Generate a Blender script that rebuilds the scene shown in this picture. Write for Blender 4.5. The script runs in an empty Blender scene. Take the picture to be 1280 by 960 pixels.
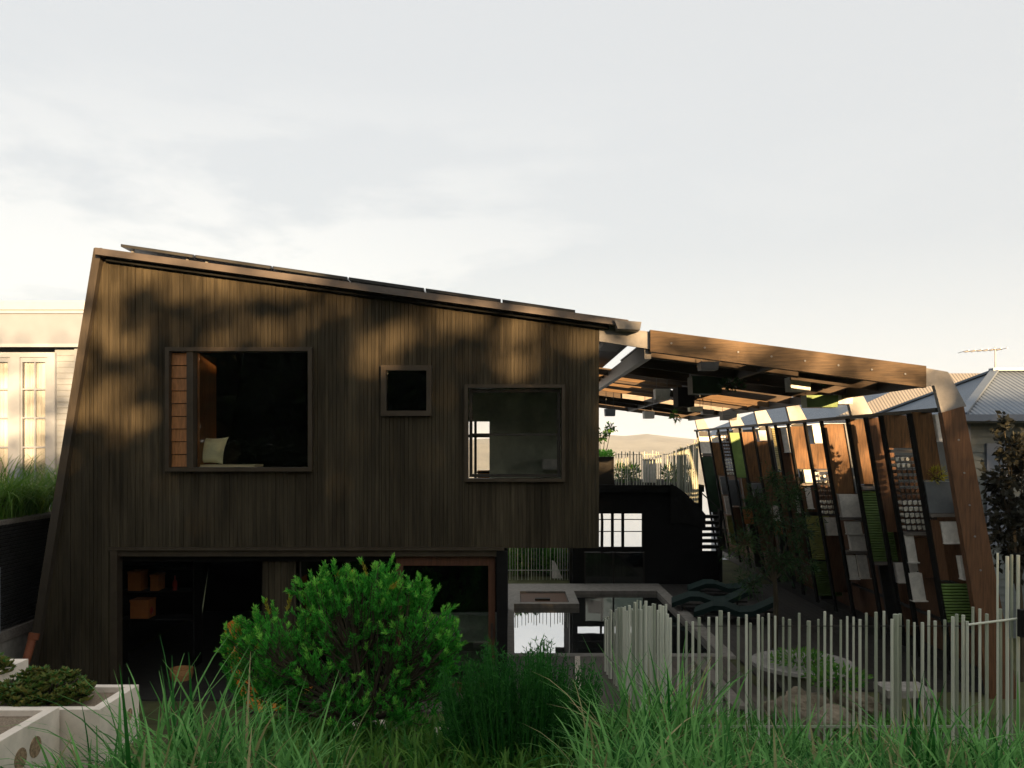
import bpy, math, random
import numpy as np
from mathutils import Vector, Matrix

# ------------------------------------------------------------------ camera, sky, sun, exposure
S = bpy.context.scene
COL = S.collection
FX, CX, CY, CAMH = 1067.0, 640.0, 558.0, 4.16
cd = bpy.data.cameras.new("camera"); cam = bpy.data.objects.new("camera", cd); COL.objects.link(cam)
cam.location = (0, 0, CAMH); cam.rotation_euler = (math.radians(90), 0, 0)
cd.sensor_fit = 'HORIZONTAL'; cd.sensor_width = 36; cd.lens = FX / 1280 * 36
cd.shift_y = (CY - 480) / 1280; cd.clip_start = 0.05; cd.clip_end = 20000
S.camera = cam

SUN_AZ, SUN_EL = 25.0, 8.0          # to the right of straight behind the camera, and above the horizon
az, el = math.radians(SUN_AZ), math.radians(SUN_EL)
TO_SUN = Vector((math.sin(az) * math.cos(el), -math.cos(az) * math.cos(el), math.sin(el)))
W = bpy.data.worlds.new("World"); S.world = W; W.use_nodes = True
nt = W.node_tree; nt.nodes.clear()
N = nt.nodes.new; L = nt.links.new
out = N('ShaderNodeOutputWorld'); mix = N('ShaderNodeMixShader'); b1 = N('ShaderNodeBackground'); b2 = N('ShaderNodeBackground')
sky = N('ShaderNodeTexSky'); sky.sky_type = 'NISHITA'; sky.sun_disc = False
sky.sun_elevation = el; sky.sun_rotation = math.radians(180 - SUN_AZ)
sky.air_density = 1.0; sky.dust_density = 2.5; sky.ozone_density = 1.0
L(sky.outputs[0], b1.inputs[0]); b1.inputs[1].default_value = 0.05
tc = N('ShaderNodeTexCoord'); mp = N('ShaderNodeMapping'); mp.inputs['Scale'].default_value = (1.0, 1.0, 3.4)
mp.inputs['Location'].default_value = (0.9, 0.2, 0.55)
no = N('ShaderNodeTexNoise'); no.inputs['Scale'].default_value = 2.6; no.inputs['Detail'].default_value = 8; no.inputs['Roughness'].default_value = 0.6
no.inputs['Distortion'].default_value = 0.25
L(tc.outputs['Generated'], mp.inputs[0]); L(mp.outputs[0], no.inputs[0])
rp = N('ShaderNodeValToRGB'); rp.color_ramp.elements[0].position = 0.46; rp.color_ramp.elements[1].position = 0.55
L(no.outputs[0], rp.inputs[0])
sx = N('ShaderNodeSeparateXYZ'); L(tc.outputs['Generated'], sx.inputs[0])
hz = N('ShaderNodeMapRange'); hz.inputs[1].default_value = 0.02; hz.inputs[2].default_value = 0.22; hz.inputs[3].default_value = 1.0; hz.inputs[4].default_value = 0.0
L(sx.outputs[2], hz.inputs[0])
mx = N('ShaderNodeMath'); mx.operation = 'MULTIPLY'; mx.use_clamp = True          # cloud strands thin out overhead
hb = N('ShaderNodeMapRange'); hb.inputs[1].default_value = 0.05; hb.inputs[2].default_value = 0.42; hb.inputs[3].default_value = 1.0; hb.inputs[4].default_value = 0.25
L(sx.outputs[2], hb.inputs[0])
hb.inputs[1].default_value = 0.20; hb.inputs[2].default_value = 0.40; hb.inputs[3].default_value = 1.0; hb.inputs[4].default_value = 0.0
wx_ = N('ShaderNodeMapRange'); wx_.inputs[1].default_value = .25; wx_.inputs[2].default_value = -.25; wx_.inputs[3].default_value = .12; wx_.inputs[4].default_value = 1.0; L(sx.outputs[0], wx_.inputs[0])
mw = N('ShaderNodeMath'); mw.operation = 'MULTIPLY'; L(hb.outputs[0], mw.inputs[0]); L(wx_.outputs[0], mw.inputs[1])
L(rp.outputs[0], mx.inputs[0]); L(mw.outputs[0], mx.inputs[1])
mm = N('ShaderNodeMath'); mm.operation = 'MAXIMUM'; L(mx.outputs[0], mm.inputs[0]); L(hz.outputs[0], mm.inputs[1])
veil = N('ShaderNodeMixRGB'); veil.inputs[1].default_value = (0.180, 0.182, 0.181, 1); veil.inputs[2].default_value = (0.228, 0.223, 0.212, 1)
L(mm.outputs[0], veil.inputs[0]); L(veil.outputs[0], b2.inputs[0]); b2.inputs[1].default_value = 1.0
mix.inputs[0].default_value = 0.88                                                  # high thin overcast over the clear sky
L(b1.outputs[0], mix.inputs[1]); L(b2.outputs[0], mix.inputs[2]); L(mix.outputs[0], out.inputs[0])

sd = bpy.data.lights.new("sun", 'SUN'); sun = bpy.data.objects.new("sun", sd); COL.objects.link(sun)
sd.energy = 5.0; sd.angle = math.radians(0.53); sd.color = (1.0, 0.65, 0.33)
sun.rotation_euler = (-TO_SUN).to_track_quat('-Z', 'Y').to_euler(); sun.location = (20, -40, 30)
S.view_settings.view_transform = 'Standard'; S.view_settings.look = 'None'
S.view_settings.exposure = 2.2; S.view_settings.gamma = 1.0
S.cycles.max_bounces = 8; S.cycles.transparent_max_bounces = 12
S.cycles.caustics_reflective = False; S.cycles.caustics_refractive = False
S.cycles.use_denoising = True

# ------------------------------------------------------------------ helpers
R = random.Random(7); NR = np.random.default_rng(7)
def P(px, py, Y): return Vector(((px - CX) / FX * Y, Y, CAMH - (py - CY) / FX * Y))
def PX(px, Y): return (px - CX) / FX * Y
def PZ(py, Y): return CAMH - (py - CY) / FX * Y

class MB:
    def __init__(s): s.v = []; s.f = []
    def add(s, vs, fs):
        o = len(s.v); s.v.extend([tuple(v) for v in vs]); s.f.extend([tuple(i + o for i in f) for f in fs]); return s
    def hexa(s, a):   # 8 points: bottom ring 0-3, top ring 4-7
        return s.add(a, [(0, 3, 2, 1), (4, 5, 6, 7), (0, 1, 5, 4), (1, 2, 6, 5), (2, 3, 7, 6), (3, 0, 4, 7)])
    def box(s, x0, x1, y0, y1, z0, z1):
        return s.hexa([(x0, y0, z0), (x1, y0, z0), (x1, y1, z0), (x0, y1, z0), (x0, y0, z1), (x1, y0, z1), (x1, y1, z1), (x0, y1, z1)])
    def prism(s, poly, y0, y1):   # polygon in (x, z), pushed from y0 to y1
        n = len(poly)
        a = sum(poly[i][0] * poly[(i + 1) % n][1] - poly[(i + 1) % n][0] * poly[i][1] for i in range(n))
        if a < 0: poly = poly[::-1]
        vs = [(x, y0, z) for x, z in poly] + [(x, y1, z) for x, z in poly]
        fs = [tuple(range(n)), tuple(range(2 * n - 1, n - 1, -1))]
        fs += [(i, n + i, n + (i + 1) % n, (i + 1) % n) for i in range(n)]
        return s.add(vs, fs)
    def bar(s, p0, p1, w, h, up=(0, 0, 1)):
        p0, p1 = Vector(p0), Vector(p1); d = (p1 - p0).normalized(); u = Vector(up)
        r = d.cross(u)
        if r.length < 1e-4: r = d.cross(Vector((0, 1, 0)))
        r.normalize(); u = r.cross(d)
        r *= w / 2; u *= h / 2
        return s.hexa([p0 - r - u, p0 + r - u, p1 + r - u, p1 - r - u, p0 - r + u, p0 + r + u, p1 + r + u, p1 - r + u])
    def tube(s, pts, rad, n=7):
        pts = [Vector(p) for p in pts]
        if not hasattr(rad, '__len__'): rad = [rad] * len(pts)
        vs = []; fs = []
        for i, p in enumerate(pts):
            d = (pts[min(i + 1, len(pts) - 1)] - pts[max(i - 1, 0)]).normalized()
            a = d.cross(Vector((0.3, 1, 0.1))); a.normalize(); b = d.cross(a)
            for k in range(n):
                t = 2 * math.pi * k / n
                vs.append(p + (a * math.cos(t) + b * math.sin(t)) * rad[i])
        for i in range(len(pts) - 1):
            for k in range(n):
                fs.append((i * n + k, i * n + (k + 1) % n, (i + 1) * n + (k + 1) % n, (i + 1) * n + k))
        fs.append(tuple(range(n - 1, -1, -1))); fs.append(tuple(range((len(pts) - 1) * n, len(pts) * n)))
        return s.add(vs, fs)
    def lathe(s, c, prof, n=16):
        c = Vector(c); vs = []; fs = []
        for r, z in prof:
            for k in range(n):
                t = 2 * math.pi * k / n; vs.append(c + Vector((r * math.cos(t), r * math.sin(t), z)))
        for i in range(len(prof) - 1):
            for k in range(n):
                fs.append((i * n + k, i * n + (k + 1) % n, (i + 1) * n + (k + 1) % n, (i + 1) * n + k))
        fs.append(tuple(range(n - 1, -1, -1))); fs.append(tuple(range((len(prof) - 1) * n, len(prof) * n)))
        return s.add(vs, fs)
    def blob(s, c, r, seed=0, amp=.18, nu=12, nv=8):
        q = random.Random(seed); ph = [q.uniform(0, 6.3) for _ in range(6)]
        vs = []; fs = []; c = Vector(c)
        for j in range(nv + 1):
            v = math.pi * j / nv
            for i in range(nu):
                u = 2 * math.pi * i / nu
                d = Vector((math.sin(v) * math.cos(u), math.sin(v) * math.sin(u), math.cos(v)))
                k = 1 + amp * (math.sin(3 * d.x + ph[0]) * math.cos(2.5 * d.y + ph[1]) + .6 * math.sin(5 * d.z + ph[2] + 2 * d.x) + .4 * math.sin(7 * d.y + ph[3]))
                vs.append(c + Vector((d.x * r[0] * k, d.y * r[1] * k, d.z * r[2] * k)))
        for j in range(nv):
            for i in range(nu):
                fs.append((j * nu + i, (j + 1) * nu + i, (j + 1) * nu + (i + 1) % nu, j * nu + (i + 1) % nu))
        return s.add(vs, fs)
    def leaves(s, C, D, Nn, Ln, Wd, fold=0.0):   # diamond leaves
        C = np.asarray(C, float); D = np.asarray(D, float); Nn = np.asarray(Nn, float)
        D = D / (np.linalg.norm(D, axis=1, keepdims=True) + 1e-9)
        Sd = np.cross(D, Nn); Sd = Sd / (np.linalg.norm(Sd, axis=1, keepdims=True) + 1e-9)
        Ln = np.broadcast_to(np.asarray(Ln, float).reshape(-1, 1), (len(C), 1)); Wd = np.broadcast_to(np.asarray(Wd, float).reshape(-1, 1), (len(C), 1))
        v = np.stack([C, C + D * Ln * .5 + Sd * Wd * .5, C + D * Ln, C + D * Ln * .5 - Sd * Wd * .5], 1).reshape(-1, 3)
        o = len(s.v); n = len(C)
        s.v.extend(map(tuple, v.tolist())); b = np.arange(n) * 4 + o
        s.f.extend(map(tuple, np.stack([b, b + 1, b + 2, b + 3], 1).tolist())); return s
    def blade(s, base, az, length, lean, width, curve, seg=5):
        p = Vector(base); d = Vector((math.cos(az), math.sin(az), 0)); sd = Vector((-d.y, d.x, 0)); th = lean
        vs = []; fs = []
        for i in range(seg + 1):
            t = i / seg; w = width * (1 - t) ** .6 * (.55 + .9 * min(t * 4, 1) * .5) if i < seg else width * .06
            vs += [p - sd * w * .5, p + sd * w * .5]
            p = p + (d * math.sin(th) + Vector((0, 0, 1)) * math.cos(th)) * (length / seg); th += curve / seg
        for i in range(seg): fs.append((2 * i, 2 * i + 1, 2 * i + 3, 2 * i + 2))
        return s.add(vs, fs)
    def build(s, name, mat, parent=None, smooth=False):
        me = bpy.data.meshes.new(name); me.from_pydata(s.v, [], s.f); me.update()
        if smooth: me.polygons.foreach_set('use_smooth', [True] * len(me.polygons))
        o = bpy.data.objects.new(name, me); COL.objects.link(o)
        if mat: me.materials.append(mat)
        if parent:
            o.parent = parent
            m = Matrix.Translation(parent.location) if parent.type == 'EMPTY' else Matrix.Identity(4)
            o.matrix_parent_inverse = m.inverted()
        return o

def tag(o, label, cat, group=None, kind=None):
    if label: o['label'] = label
    if cat: o['category'] = cat
    if group: o['group'] = group
    if kind: o['kind'] = kind
    return o
def thing(name, loc, label, cat, group=None):
    o = bpy.data.objects.new(name, None); COL.objects.link(o); o.location = loc; o.empty_display_size = .2
    return tag(o, label, cat, group)
def struct(o): o['kind'] = 'structure'; return o
def box(*a): return MB().box(*a)

# ------------------------------------------------------------------ materials
M = {}
def newmat(name):
    m = bpy.data.materials.new(name); m.use_nodes = True; t = m.node_tree
    return m, t, t.nodes['Principled BSDF']
def plain(name, c, rough=.6, metal=0.0, var=.25, scale=6.0, stretch=(1, 1, 1), bump=0.0, island=0.0, spec=.25, detail=5, stain=0.0):
    m, t, p = newmat(name); n = t.nodes.new; l = t.links.new
    tc = n('ShaderNodeTexCoord'); mp = n('ShaderNodeMapping'); mp.inputs['Scale'].default_value = stretch
    no = n('ShaderNodeTexNoise'); no.inputs['Scale'].default_value = scale; no.inputs['Detail'].default_value = detail; no.inputs['Roughness'].default_value = .62
    l(tc.outputs['Object'], mp.inputs[0]); l(mp.outputs[0], no.inputs[0])
    rp = n('ShaderNodeValToRGB'); lo = [x * (1 - var) for x in c]; hi = [min(1, x * (1 + var)) for x in c]
    rp.color_ramp.elements[0].position = .3; rp.color_ramp.elements[1].position = .7
    rp.color_ramp.elements[0].color = (*lo, 1); rp.color_ramp.elements[1].color = (*hi, 1)
    l(no.outputs[0], rp.inputs[0]); last = rp.outputs[0]
    if island:
        g = n('ShaderNodeNewGeometry'); mr = n('ShaderNodeMapRange'); mr.inputs[3].default_value = 1 - island; mr.inputs[4].default_value = 1 + island
        l(g.outputs['Random Per Island'], mr.inputs[0]); mu = n('ShaderNodeMixRGB'); mu.blend_type = 'MULTIPLY'; mu.inputs[0].default_value = 1
        l(last, mu.inputs[1]); l(mr.outputs[0], mu.inputs[2]); last = mu.outputs[0]
    if stain:
        n2 = n('ShaderNodeTexNoise'); n2.inputs['Scale'].default_value = 1.1; n2.inputs['Detail'].default_value = 6; mp2 = n('ShaderNodeMapping'); mp2.inputs['Scale'].default_value = (2.2, 2.2, .5)
        l(tc.outputs['Object'], mp2.inputs[0]); l(mp2.outputs[0], n2.inputs[0]); mr2 = n('ShaderNodeMapRange'); mr2.inputs[1].default_value = .3; mr2.inputs[2].default_value = .7; mr2.inputs[3].default_value = 1 - stain; mr2.inputs[4].default_value = 1 + stain
        l(n2.outputs[0], mr2.inputs[0]); mu2 = n('ShaderNodeMixRGB'); mu2.blend_type = 'MULTIPLY'; mu2.inputs[0].default_value = 1; l(last, mu2.inputs[1]); l(mr2.outputs[0], mu2.inputs[2]); last = mu2.outputs[0]
    l(last, p.inputs['Base Color']); p.inputs['Roughness'].default_value = rough; p.inputs['Metallic'].default_value = metal
    p.inputs['Specular IOR Level'].default_value = spec
    if bump:
        b = n('ShaderNodeBump'); b.inputs['Strength'].default_value = bump; b.inputs['Distance'].default_value = .02
        l(no.outputs[0], b.inputs['Height']); l(b.outputs[0], p.inputs['Normal'])
    M[name] = m; return m
def leafmat(name, c1, c2, trans=.35, rough=.5):
    m, t, p = newmat(name); n = t.nodes.new; l = t.links.new
    g = n('ShaderNodeNewGeometry'); rp = n('ShaderNodeValToRGB')
    rp.color_ramp.elements[0].color = (*c1, 1); rp.color_ramp.elements[1].color = (*c2, 1)
    l(g.outputs['Random Per Island'], rp.inputs[0]); l(rp.outputs[0], p.inputs['Base Color']); p.inputs['Roughness'].default_value = rough
    p.inputs['Specular IOR Level'].default_value = .12
    tr = n('ShaderNodeBsdfTranslucent'); mx = n('ShaderNodeMixShader'); mx.inputs[0].default_value = trans
    l(rp.outputs[0], tr.inputs[0]); l(p.outputs[0], mx.inputs[1]); l(tr.outputs[0], mx.inputs[2])
    l(mx.outputs[0], t.nodes['Material Output'].inputs[0]); M[name] = m; return m
def glassmat(name, tint=(.8, .85, .82), refl=.0):
    m, t, p = newmat(name); n = t.nodes.new; l = t.links.new; t.nodes.remove(p)
    tr = n('ShaderNodeBsdfTransparent'); tr.inputs[0].default_value = (*tint, 1)
    gl = n('ShaderNodeBsdfGlossy'); gl.inputs['Roughness'].default_value = .02
    fr = n('ShaderNodeFresnel'); fr.inputs[0].default_value = 1.55
    ad = n('ShaderNodeMath'); ad.inputs[1].default_value = refl; l(fr.outputs[0], ad.inputs[0])
    mx = n('ShaderNodeMixShader'); l(ad.outputs[0], mx.inputs[0]); l(tr.outputs[0], mx.inputs[1]); l(gl.outputs[0], mx.inputs[2])
    l(mx.outputs[0], t.nodes['Material Output'].inputs[0]); M[name] = m; return m

plain('cladding', (.0375, .0308, .0195), .7, var=.35, scale=3, stretch=(9, 9, .5), island=.2, bump=.25, spec=.08, stain=.35)
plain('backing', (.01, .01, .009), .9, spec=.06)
plain('dark_trim', (.032, .029, .024), .5, spec=.06, var=.15)
plain('lean_trim', (.042, .034, .025), .5, var=.2, stretch=(4, 4, .6))
plain('flashing', (.095, .08, .07), .4, metal=.3, var=.12)
plain('bronze_frame', (.05, .039, .027), .42, metal=.25, var=.2)
plain('solar', (.02, .022, .027), .18, var=.2)
plain('alu', (.16, .16, .16), .5, metal=.2, var=.1)
plain('steel', (.115, .113, .112), .45, metal=.35, var=.15, scale=9)
plain('pale_steel', (.21, .205, .20), .5, metal=.2, var=.15, scale=9)
plain('dark_steel', (.03, .03, .028), .55, metal=.2, var=.2)
plain('beam_timber', (.088, .053, .024), .6, var=.45, scale=4, stretch=(.7, 6, 9), bump=.15)
plain('slat_shaded', (.04, .026, .015), .7, var=.4, scale=4, stretch=(.7, 6, 9))  # slats that sit in shade, the shade put into their colour
plain('slat_lit', (.075, .042, .016), .7, var=.4, scale=4, stretch=(.7, 6, 9))  # same slats where sun falls, the light put into their colour
plain('post_timber', (.10, .048, .022), .6, var=.4, scale=4, stretch=(8, 6, .6), bump=.15)
plain('fin_timber', (.12, .058, .019), .6, var=.55, scale=4, stretch=(8, 8, .7), bump=.2)
plain('brown_timber', (.11, .054, .026), .65, var=.4, scale=4, stretch=(8, 8, .7), bump=.2)
plain('grey_timber', (.17, .15, .13), .7, var=.35, scale=4, stretch=(1, 8, 8))
plain('deck_timber', (.085, .072, .06), .65, var=.35, scale=4, stretch=(8, .6, 8), island=.22)
plain('dark_deck', (.03, .028, .025), .6, var=.3, island=.25)
plain('white_block', (.70, .67, .61), .7, var=.18, scale=10, bump=.1)
plain('cream_paint', (.165, .19, .235), .6, var=.06, scale=2)
plain('white_paint', (.25, .28, .33), .5, var=.05)
plain('siding_grey', (.2, .225, .26), .6, var=.08)
plain('siding_teal', (.13, .15, .15), .6, var=.12)
plain('roof_iron', (.14, .17, .21), .45, metal=.3, var=.12, scale=1.2)
plain('roof_cream', (.2, .19, .175), .5, metal=.2, var=.08, scale=1.2)  # sunlit tone for the front slope of an iron roof
plain('green_panel', (.13, .21, .055), .5, var=.3, scale=3)
plain('olive_panel', (.36, .37, .10), .5, var=.25, scale=3)
plain('dark_green_panel', (.018, .045, .022), .5, var=.3)
plain('yellow_panel', (.48, .42, .2), .5, var=.15)
plain('slate_box', (.12, .13, .135), .55, var=.15)
plain('stone_grey', (.24, .23, .21), .8, var=.2, scale=7, bump=.2)
plain('concrete', (.24, .225, .20), .85, var=.22, scale=8, bump=.25)
plain('planter_concrete', (.72, .635, .54), .85, var=.14, scale=5, bump=.25)
plain('aggregate', (.30, .21, .13), .9, var=.6, scale=30)
plain('rock', (.17, .14, .10), .9, var=.5, scale=3.5, bump=.8)
plain('soil', (.10, .075, .05), .95, var=.5, scale=25, bump=.4)
plain('gravel', (.22, .17, .12), .95, var=.5, scale=60, bump=.5)
plain('earth', (.07, .075, .03), .95, var=.5, scale=1.2, bump=.4)
plain('rod_light', (.62, .64, .54), .45, metal=.25, var=.15, scale=4)
plain('rod_green', (.34, .37, .29), .5, metal=.2, var=.2, scale=4)
plain('black', (.008, .008, .008), .6, spec=.06)
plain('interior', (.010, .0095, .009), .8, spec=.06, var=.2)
plain('interior_wall', (.58, .62, .50), .85, var=.35, scale=2.2, detail=8)
plain('sill_timber', (.26, .115, .04), .5, var=.35, scale=4, stretch=(9, 9, .8))
plain('orange', (.55, .19, .02), .6, var=.15)
plain('orange_box', (.32, .12, .035), .7, var=.15)
plain('red_pot', (.25, .03, .02), .3, var=.1)
plain('wicker', (.42, .22, .09), .8, var=.4, scale=40, stretch=(1, 1, 3))
plain('cushion', (.86, .86, .56), .9, var=.08, scale=20)
plain('pad', (.88, .80, .52), .9, var=.06)
plain('lounge_fabric', (.012, .030, .027), .9, var=.2)
plain('door_timber', (.085, .038, .022), .45, var=.3, scale=4, stretch=(8, 8, .7))
plain('terracotta', (.17, .055, .025), .8, var=.25)
plain('lattice', (.028, .028, .027), .6, var=.25)
plain('bottle_white', (.68, .66, .56), .3, var=.15, scale=14)
plain('curtain', (.62, .64, .66), .9, var=.12, scale=5, stretch=(9, 9, .3))
plain('wire', (.05, .05, .048), .5, metal=.5)
plain('bark', (.055, .045, .028), .9, var=.4, scale=9, stretch=(1, 1, .3), bump=.4)
plain('antenna', (.35, .34, .33), .4, metal=.6)
plain('hill', (.20, .20, .17), .95, var=.25, scale=.02)
plain('lamp_cream', (.75, .68, .45), .5)
leafmat('leaf_bush', (.018, .19, .022), (.12, .55, .065), .5)
leafmat('leaf_bush_tip', (.09, .46, .04), (.34, .70, .12), .5)
leafmat('leaf_dark', (.009, .075, .014), (.045, .20, .03), .35)
leafmat('leaf_grass', (.012, .11, .015), (.22, .50, .14), .45)
leafmat('leaf_grass_dry', (.22, .24, .10), (.42, .34, .18), .3)
leafmat('leaf_succulent', (.03, .13, .025), (.19, .17, .04), .3)
leafmat('leaf_strap', (.05, .16, .02), (.2, .32, .06), .45)
leafmat('leaf_olive', (.018, .055, .018), (.06, .12, .045), .35)
leafmat('leaf_purple', (.015, .016, .012), (.05, .05, .035), .2)
leafmat('leaf_yellow', (.26, .24, .02), (.46, .40, .05), .3)
leafmat('leaf_tree', (.012, .03, .010), (.05, .08, .025), .05)
leafmat('leaf_garden', (.03, .14, .02), (.14, .28, .05), .45)
glassmat('glass', (.75, .8, .77)); glassmat('glass_clear', (.96, .96, .95)); glassmat('glass_dark', (.25, .28, .26), .02)
# corrugated sheets use a wave bump
def corrug(name, base, scale, axis='X'):
    m = M[base].copy(); m.name = name; t = m.node_tree; p = t.nodes['Principled BSDF']
    tc = t.nodes.new('ShaderNodeTexCoord'); w = t.nodes.new('ShaderNodeTexWave'); w.bands_direction = axis; w.inputs['Scale'].default_value = scale
    b = t.nodes.new('ShaderNodeBump'); b.inputs['Strength'].default_value = .9; b.inputs['Distance'].default_value = .03
    t.links.new(tc.outputs['Object'], w.inputs[0]); t.links.new(w.outputs[0], b.inputs['Height']); t.links.new(b.outputs[0], p.inputs['Normal']); M[name] = m
corrug('roof_iron_x', 'roof_iron', 2.6, 'X'); corrug('roof_iron_y', 'roof_iron', 2.6, 'Y'); corrug('roof_sunlit_y', 'roof_cream', 2.6, 'Y'); corrug('roof_sunlit_x', 'roof_cream', 2.6, 'X')
corrug('green_corrugated', 'green_panel', 6, 'Z'); corrug('olive_corrugated', 'olive_panel', 6, 'Z'); corrug('yellow_corrugated', 'yellow_panel', 6, 'Z')
# water: still, mirror-like at this low angle
m, t, p = newmat('water'); n = t.nodes.new; l = t.links.new
gl = n('ShaderNodeBsdfGlossy'); gl.inputs['Roughness'].default_value = .012; mx = n('ShaderNodeMixShader'); mx.inputs[0].default_value = .93
p.inputs['Base Color'].default_value = (.03, .04, .035, 1)
nz = n('ShaderNodeTexNoise'); nz.inputs['Scale'].default_value = 1.6; bp = n('ShaderNodeBump'); bp.inputs['Strength'].default_value = .012; bp.inputs['Distance'].default_value = .05
tcw = n('ShaderNodeTexCoord'); l(tcw.outputs['Object'], nz.inputs[0]); l(nz.outputs[0], bp.inputs['Height']); l(bp.outputs[0], gl.inputs['Normal'])
l(p.outputs[0], mx.inputs[1]); l(gl.outputs[0], mx.inputs[2]); l(mx.outputs[0], t.nodes['Material Output'].inputs[0]); M['water'] = m

# ------------------------------------------------------------------ ground
FY = 14.2                                   # the plane of the front of the house
def ground_z(y):
    if y <= 0: return 2.4
    if y < 13: return 2.4 + (0.02 - 2.4) * y / 13
    if y < 31.5: return 0.0
    if y < 70: return -26 * (y - 31.5) / 38.5
    if y < 900: return -26
    return -26
def gz(y): return ground_z(y)
mb = MB()
xs = [-2900, -600, -120, -40, -14, 0, 14, 40, 120, 600, 2900]; ys = [-65, -40, -10, 0, 3, 6, 9, 11, 13, 14, 17.0]
for band in (ys,):
    vs = [(x, y, gz(y) - .02) for y in band for x in xs]; k = len(xs)
    mb.add(vs, [(j * k + i, j * k + i + 1, (j + 1) * k + i + 1, (j + 1) * k + i) for j in range(len(band) - 1) for i in range(k - 1)])
# strips either side of the pool, then everything beyond
mb.add([(x, y, -.02) for y in (17.0, 24.7) for x in (-2900, -40, -.2)], [(0, 1, 4, 3), (1, 2, 5, 4)])
mb.add([(x, y, -.02) for y in (17.0, 24.7) for x in (4.45, 40, 2900)], [(0, 1, 4, 3), (1, 2, 5, 4)])
ys2 = [24.7, 31.5, 40, 50, 70, 90, 200, 900, 2000, 2900]; k = len(xs)
mb.add([(x, y, gz(y) - .02) for y in ys2 for x in xs], [(j * k + i, j * k + i + 1, (j + 1) * k + i + 1, (j + 1) * k + i) for j in range(len(ys2) - 1) for i in range(k - 1)])
struct(mb.build('ground', M['earth']))
struct(MB().add([(-1500, 72, -25), (1500, 72, -25), (1500, 1100, -25), (-1500, 1100, -25)], [(0, 1, 2, 3)]).build('river', M['water']))
# hills beyond the river
mb = MB(); nx = 90
def hill_h(x): return 4.16 + 9 + 9 * math.sin(x * .004 + 1.1) + 5 * math.sin(x * .011 + .4) + 3 * math.sin(x * .031) + 1.6 * math.sin(x * .09)
xsH = np.linspace(-1600, 1800, nx)
prof = [(1050, -26, 0), (1150, -12, .2), (1300, 0, .7), (1450, 0, 1.0), (1800, 0, .6)]
vs = []
for (y, zb, k_) in prof:
    for x in xsH: vs.append((x, y + 40 * math.sin(x * .01), zb if k_ == 0 else -26 + (hill_h(x) + 26) * k_))
mb.add(vs, [(j * nx + i, j * nx + i + 1, (j + 1) * nx + i + 1, (j + 1) * nx + i) for j in range(len(prof) - 1) for i in range(nx - 1)])
struct(mb.build('hills', M['hill'], smooth=True))

# decks, coping, pool
mb = MB()
for i in range(40):
    x0 = -1.6 + i * .145
    if x0 > 4.3: break
    mb.box(x0, x0 + .138, 13.3, 17.0, -.01, .03)
struct(mb.build('timber_deck', M['deck_timber']))
mb = MB()
for i in range(28):
    x0 = 4.42 + i * .145
    mb.box(x0, x0 + .138, 14.5, 25.6, -.01, .03)
struct(mb.build('dark_deck', M['dark_deck']))
mb = MB(); mb.box(-.28, .05, 17.0, 24.3, -.9, .045); mb.box(4.12, 4.4, 17.0, 24.3, -.9, .045); mb.box(-.28, 4.4, 24.3, 25.6, -.9, .045); mb.box(-.28, 2.6, 16.75, 17.0, -.9, .045); mb.box(2.6, 4.4, 16.75, 17.0, -.9, .04)
struct(mb.build('pool_coping', M['concrete']))
struct(MB().add([(.05, 17.0, -.05), (4.12, 17.0, -.05), (4.12, 24.3, -.05), (.05, 24.3, -.05)], [(0, 1, 2, 3)]).build('pool_water', M['water']))
struct(box(.05, 4.12, 17.0, 24.3, -1.2, -1.1).build('pool_floor', M['concrete']))
struct(MB().bar((1.28, 16.7, .045), (1.12, 14.4, .045), .1, .03).build('stone_edging_strip', M['planter_concrete']))
# spa at the pool's far corner
t = thing('spa', (.85, 23, 0), 'grey concrete spa box with a brown timber lid at the pool corner', 'spa')
mb = MB(); mb.box(.05, 1.75, 22.2, 22.42, -.5, .07); mb.box(.05, .22, 22.42, 24.1, -.5, .07); mb.box(1.5, 1.75, 22.42, 24.1, -.5, .07); mb.box(.05, 1.75, 24.1, 24.28, -.5, .07)
mb.build('rim', M['concrete'], t)
box(.23, 1.49, 22.44, 24.08, -.1, .02).build('lid', M['post_timber'], t)
box(.62, 1.02, 22.9, 23.1, .02, .07).build('handle', M['dark_trim'], t)

# ------------------------------------------------------------------ the house
RL = lambda x: 7.295 + (x + 6.80) * (6.175 - 7.295) / (1.45 + 6.80)      # underside of the roof at the front
LEAN0, LEAN1 = (-8.02, -0.1), (-6.80, 7.30)
def lean_x(z): return LEAN0[0] + (LEAN1[0] - LEAN0[0]) * (z - LEAN0[1]) / (LEAN1[1] - LEAN0[1])
def lean_z(x): return LEAN0[1] + (LEAN1[1] - LEAN0[1]) * (x - LEAN0[0]) / (LEAN1[0] - LEAN0[0])
ZS, X0L, X1L, XR = 2.47, PX(145, FY), PX(632, FY), 1.45
house = thing('timber_house', (-3, FY, 0), 'dark timber clad house with a leaning side wall and sloping roof', 'house')
def win_rect(x0, x1, y0, y1): return (PX(x0, FY), PX(x1, FY), PZ(y1, FY), PZ(y0, FY))
WINS = [win_rect(210, 392, 435, 589), win_rect(477, 540, 457, 520), win_rect(581, 706, 481, 602)]
OPEN = (X0L, X1L, -.2, ZS)
mb = MB(); bw = .064; x = -8.05
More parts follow.
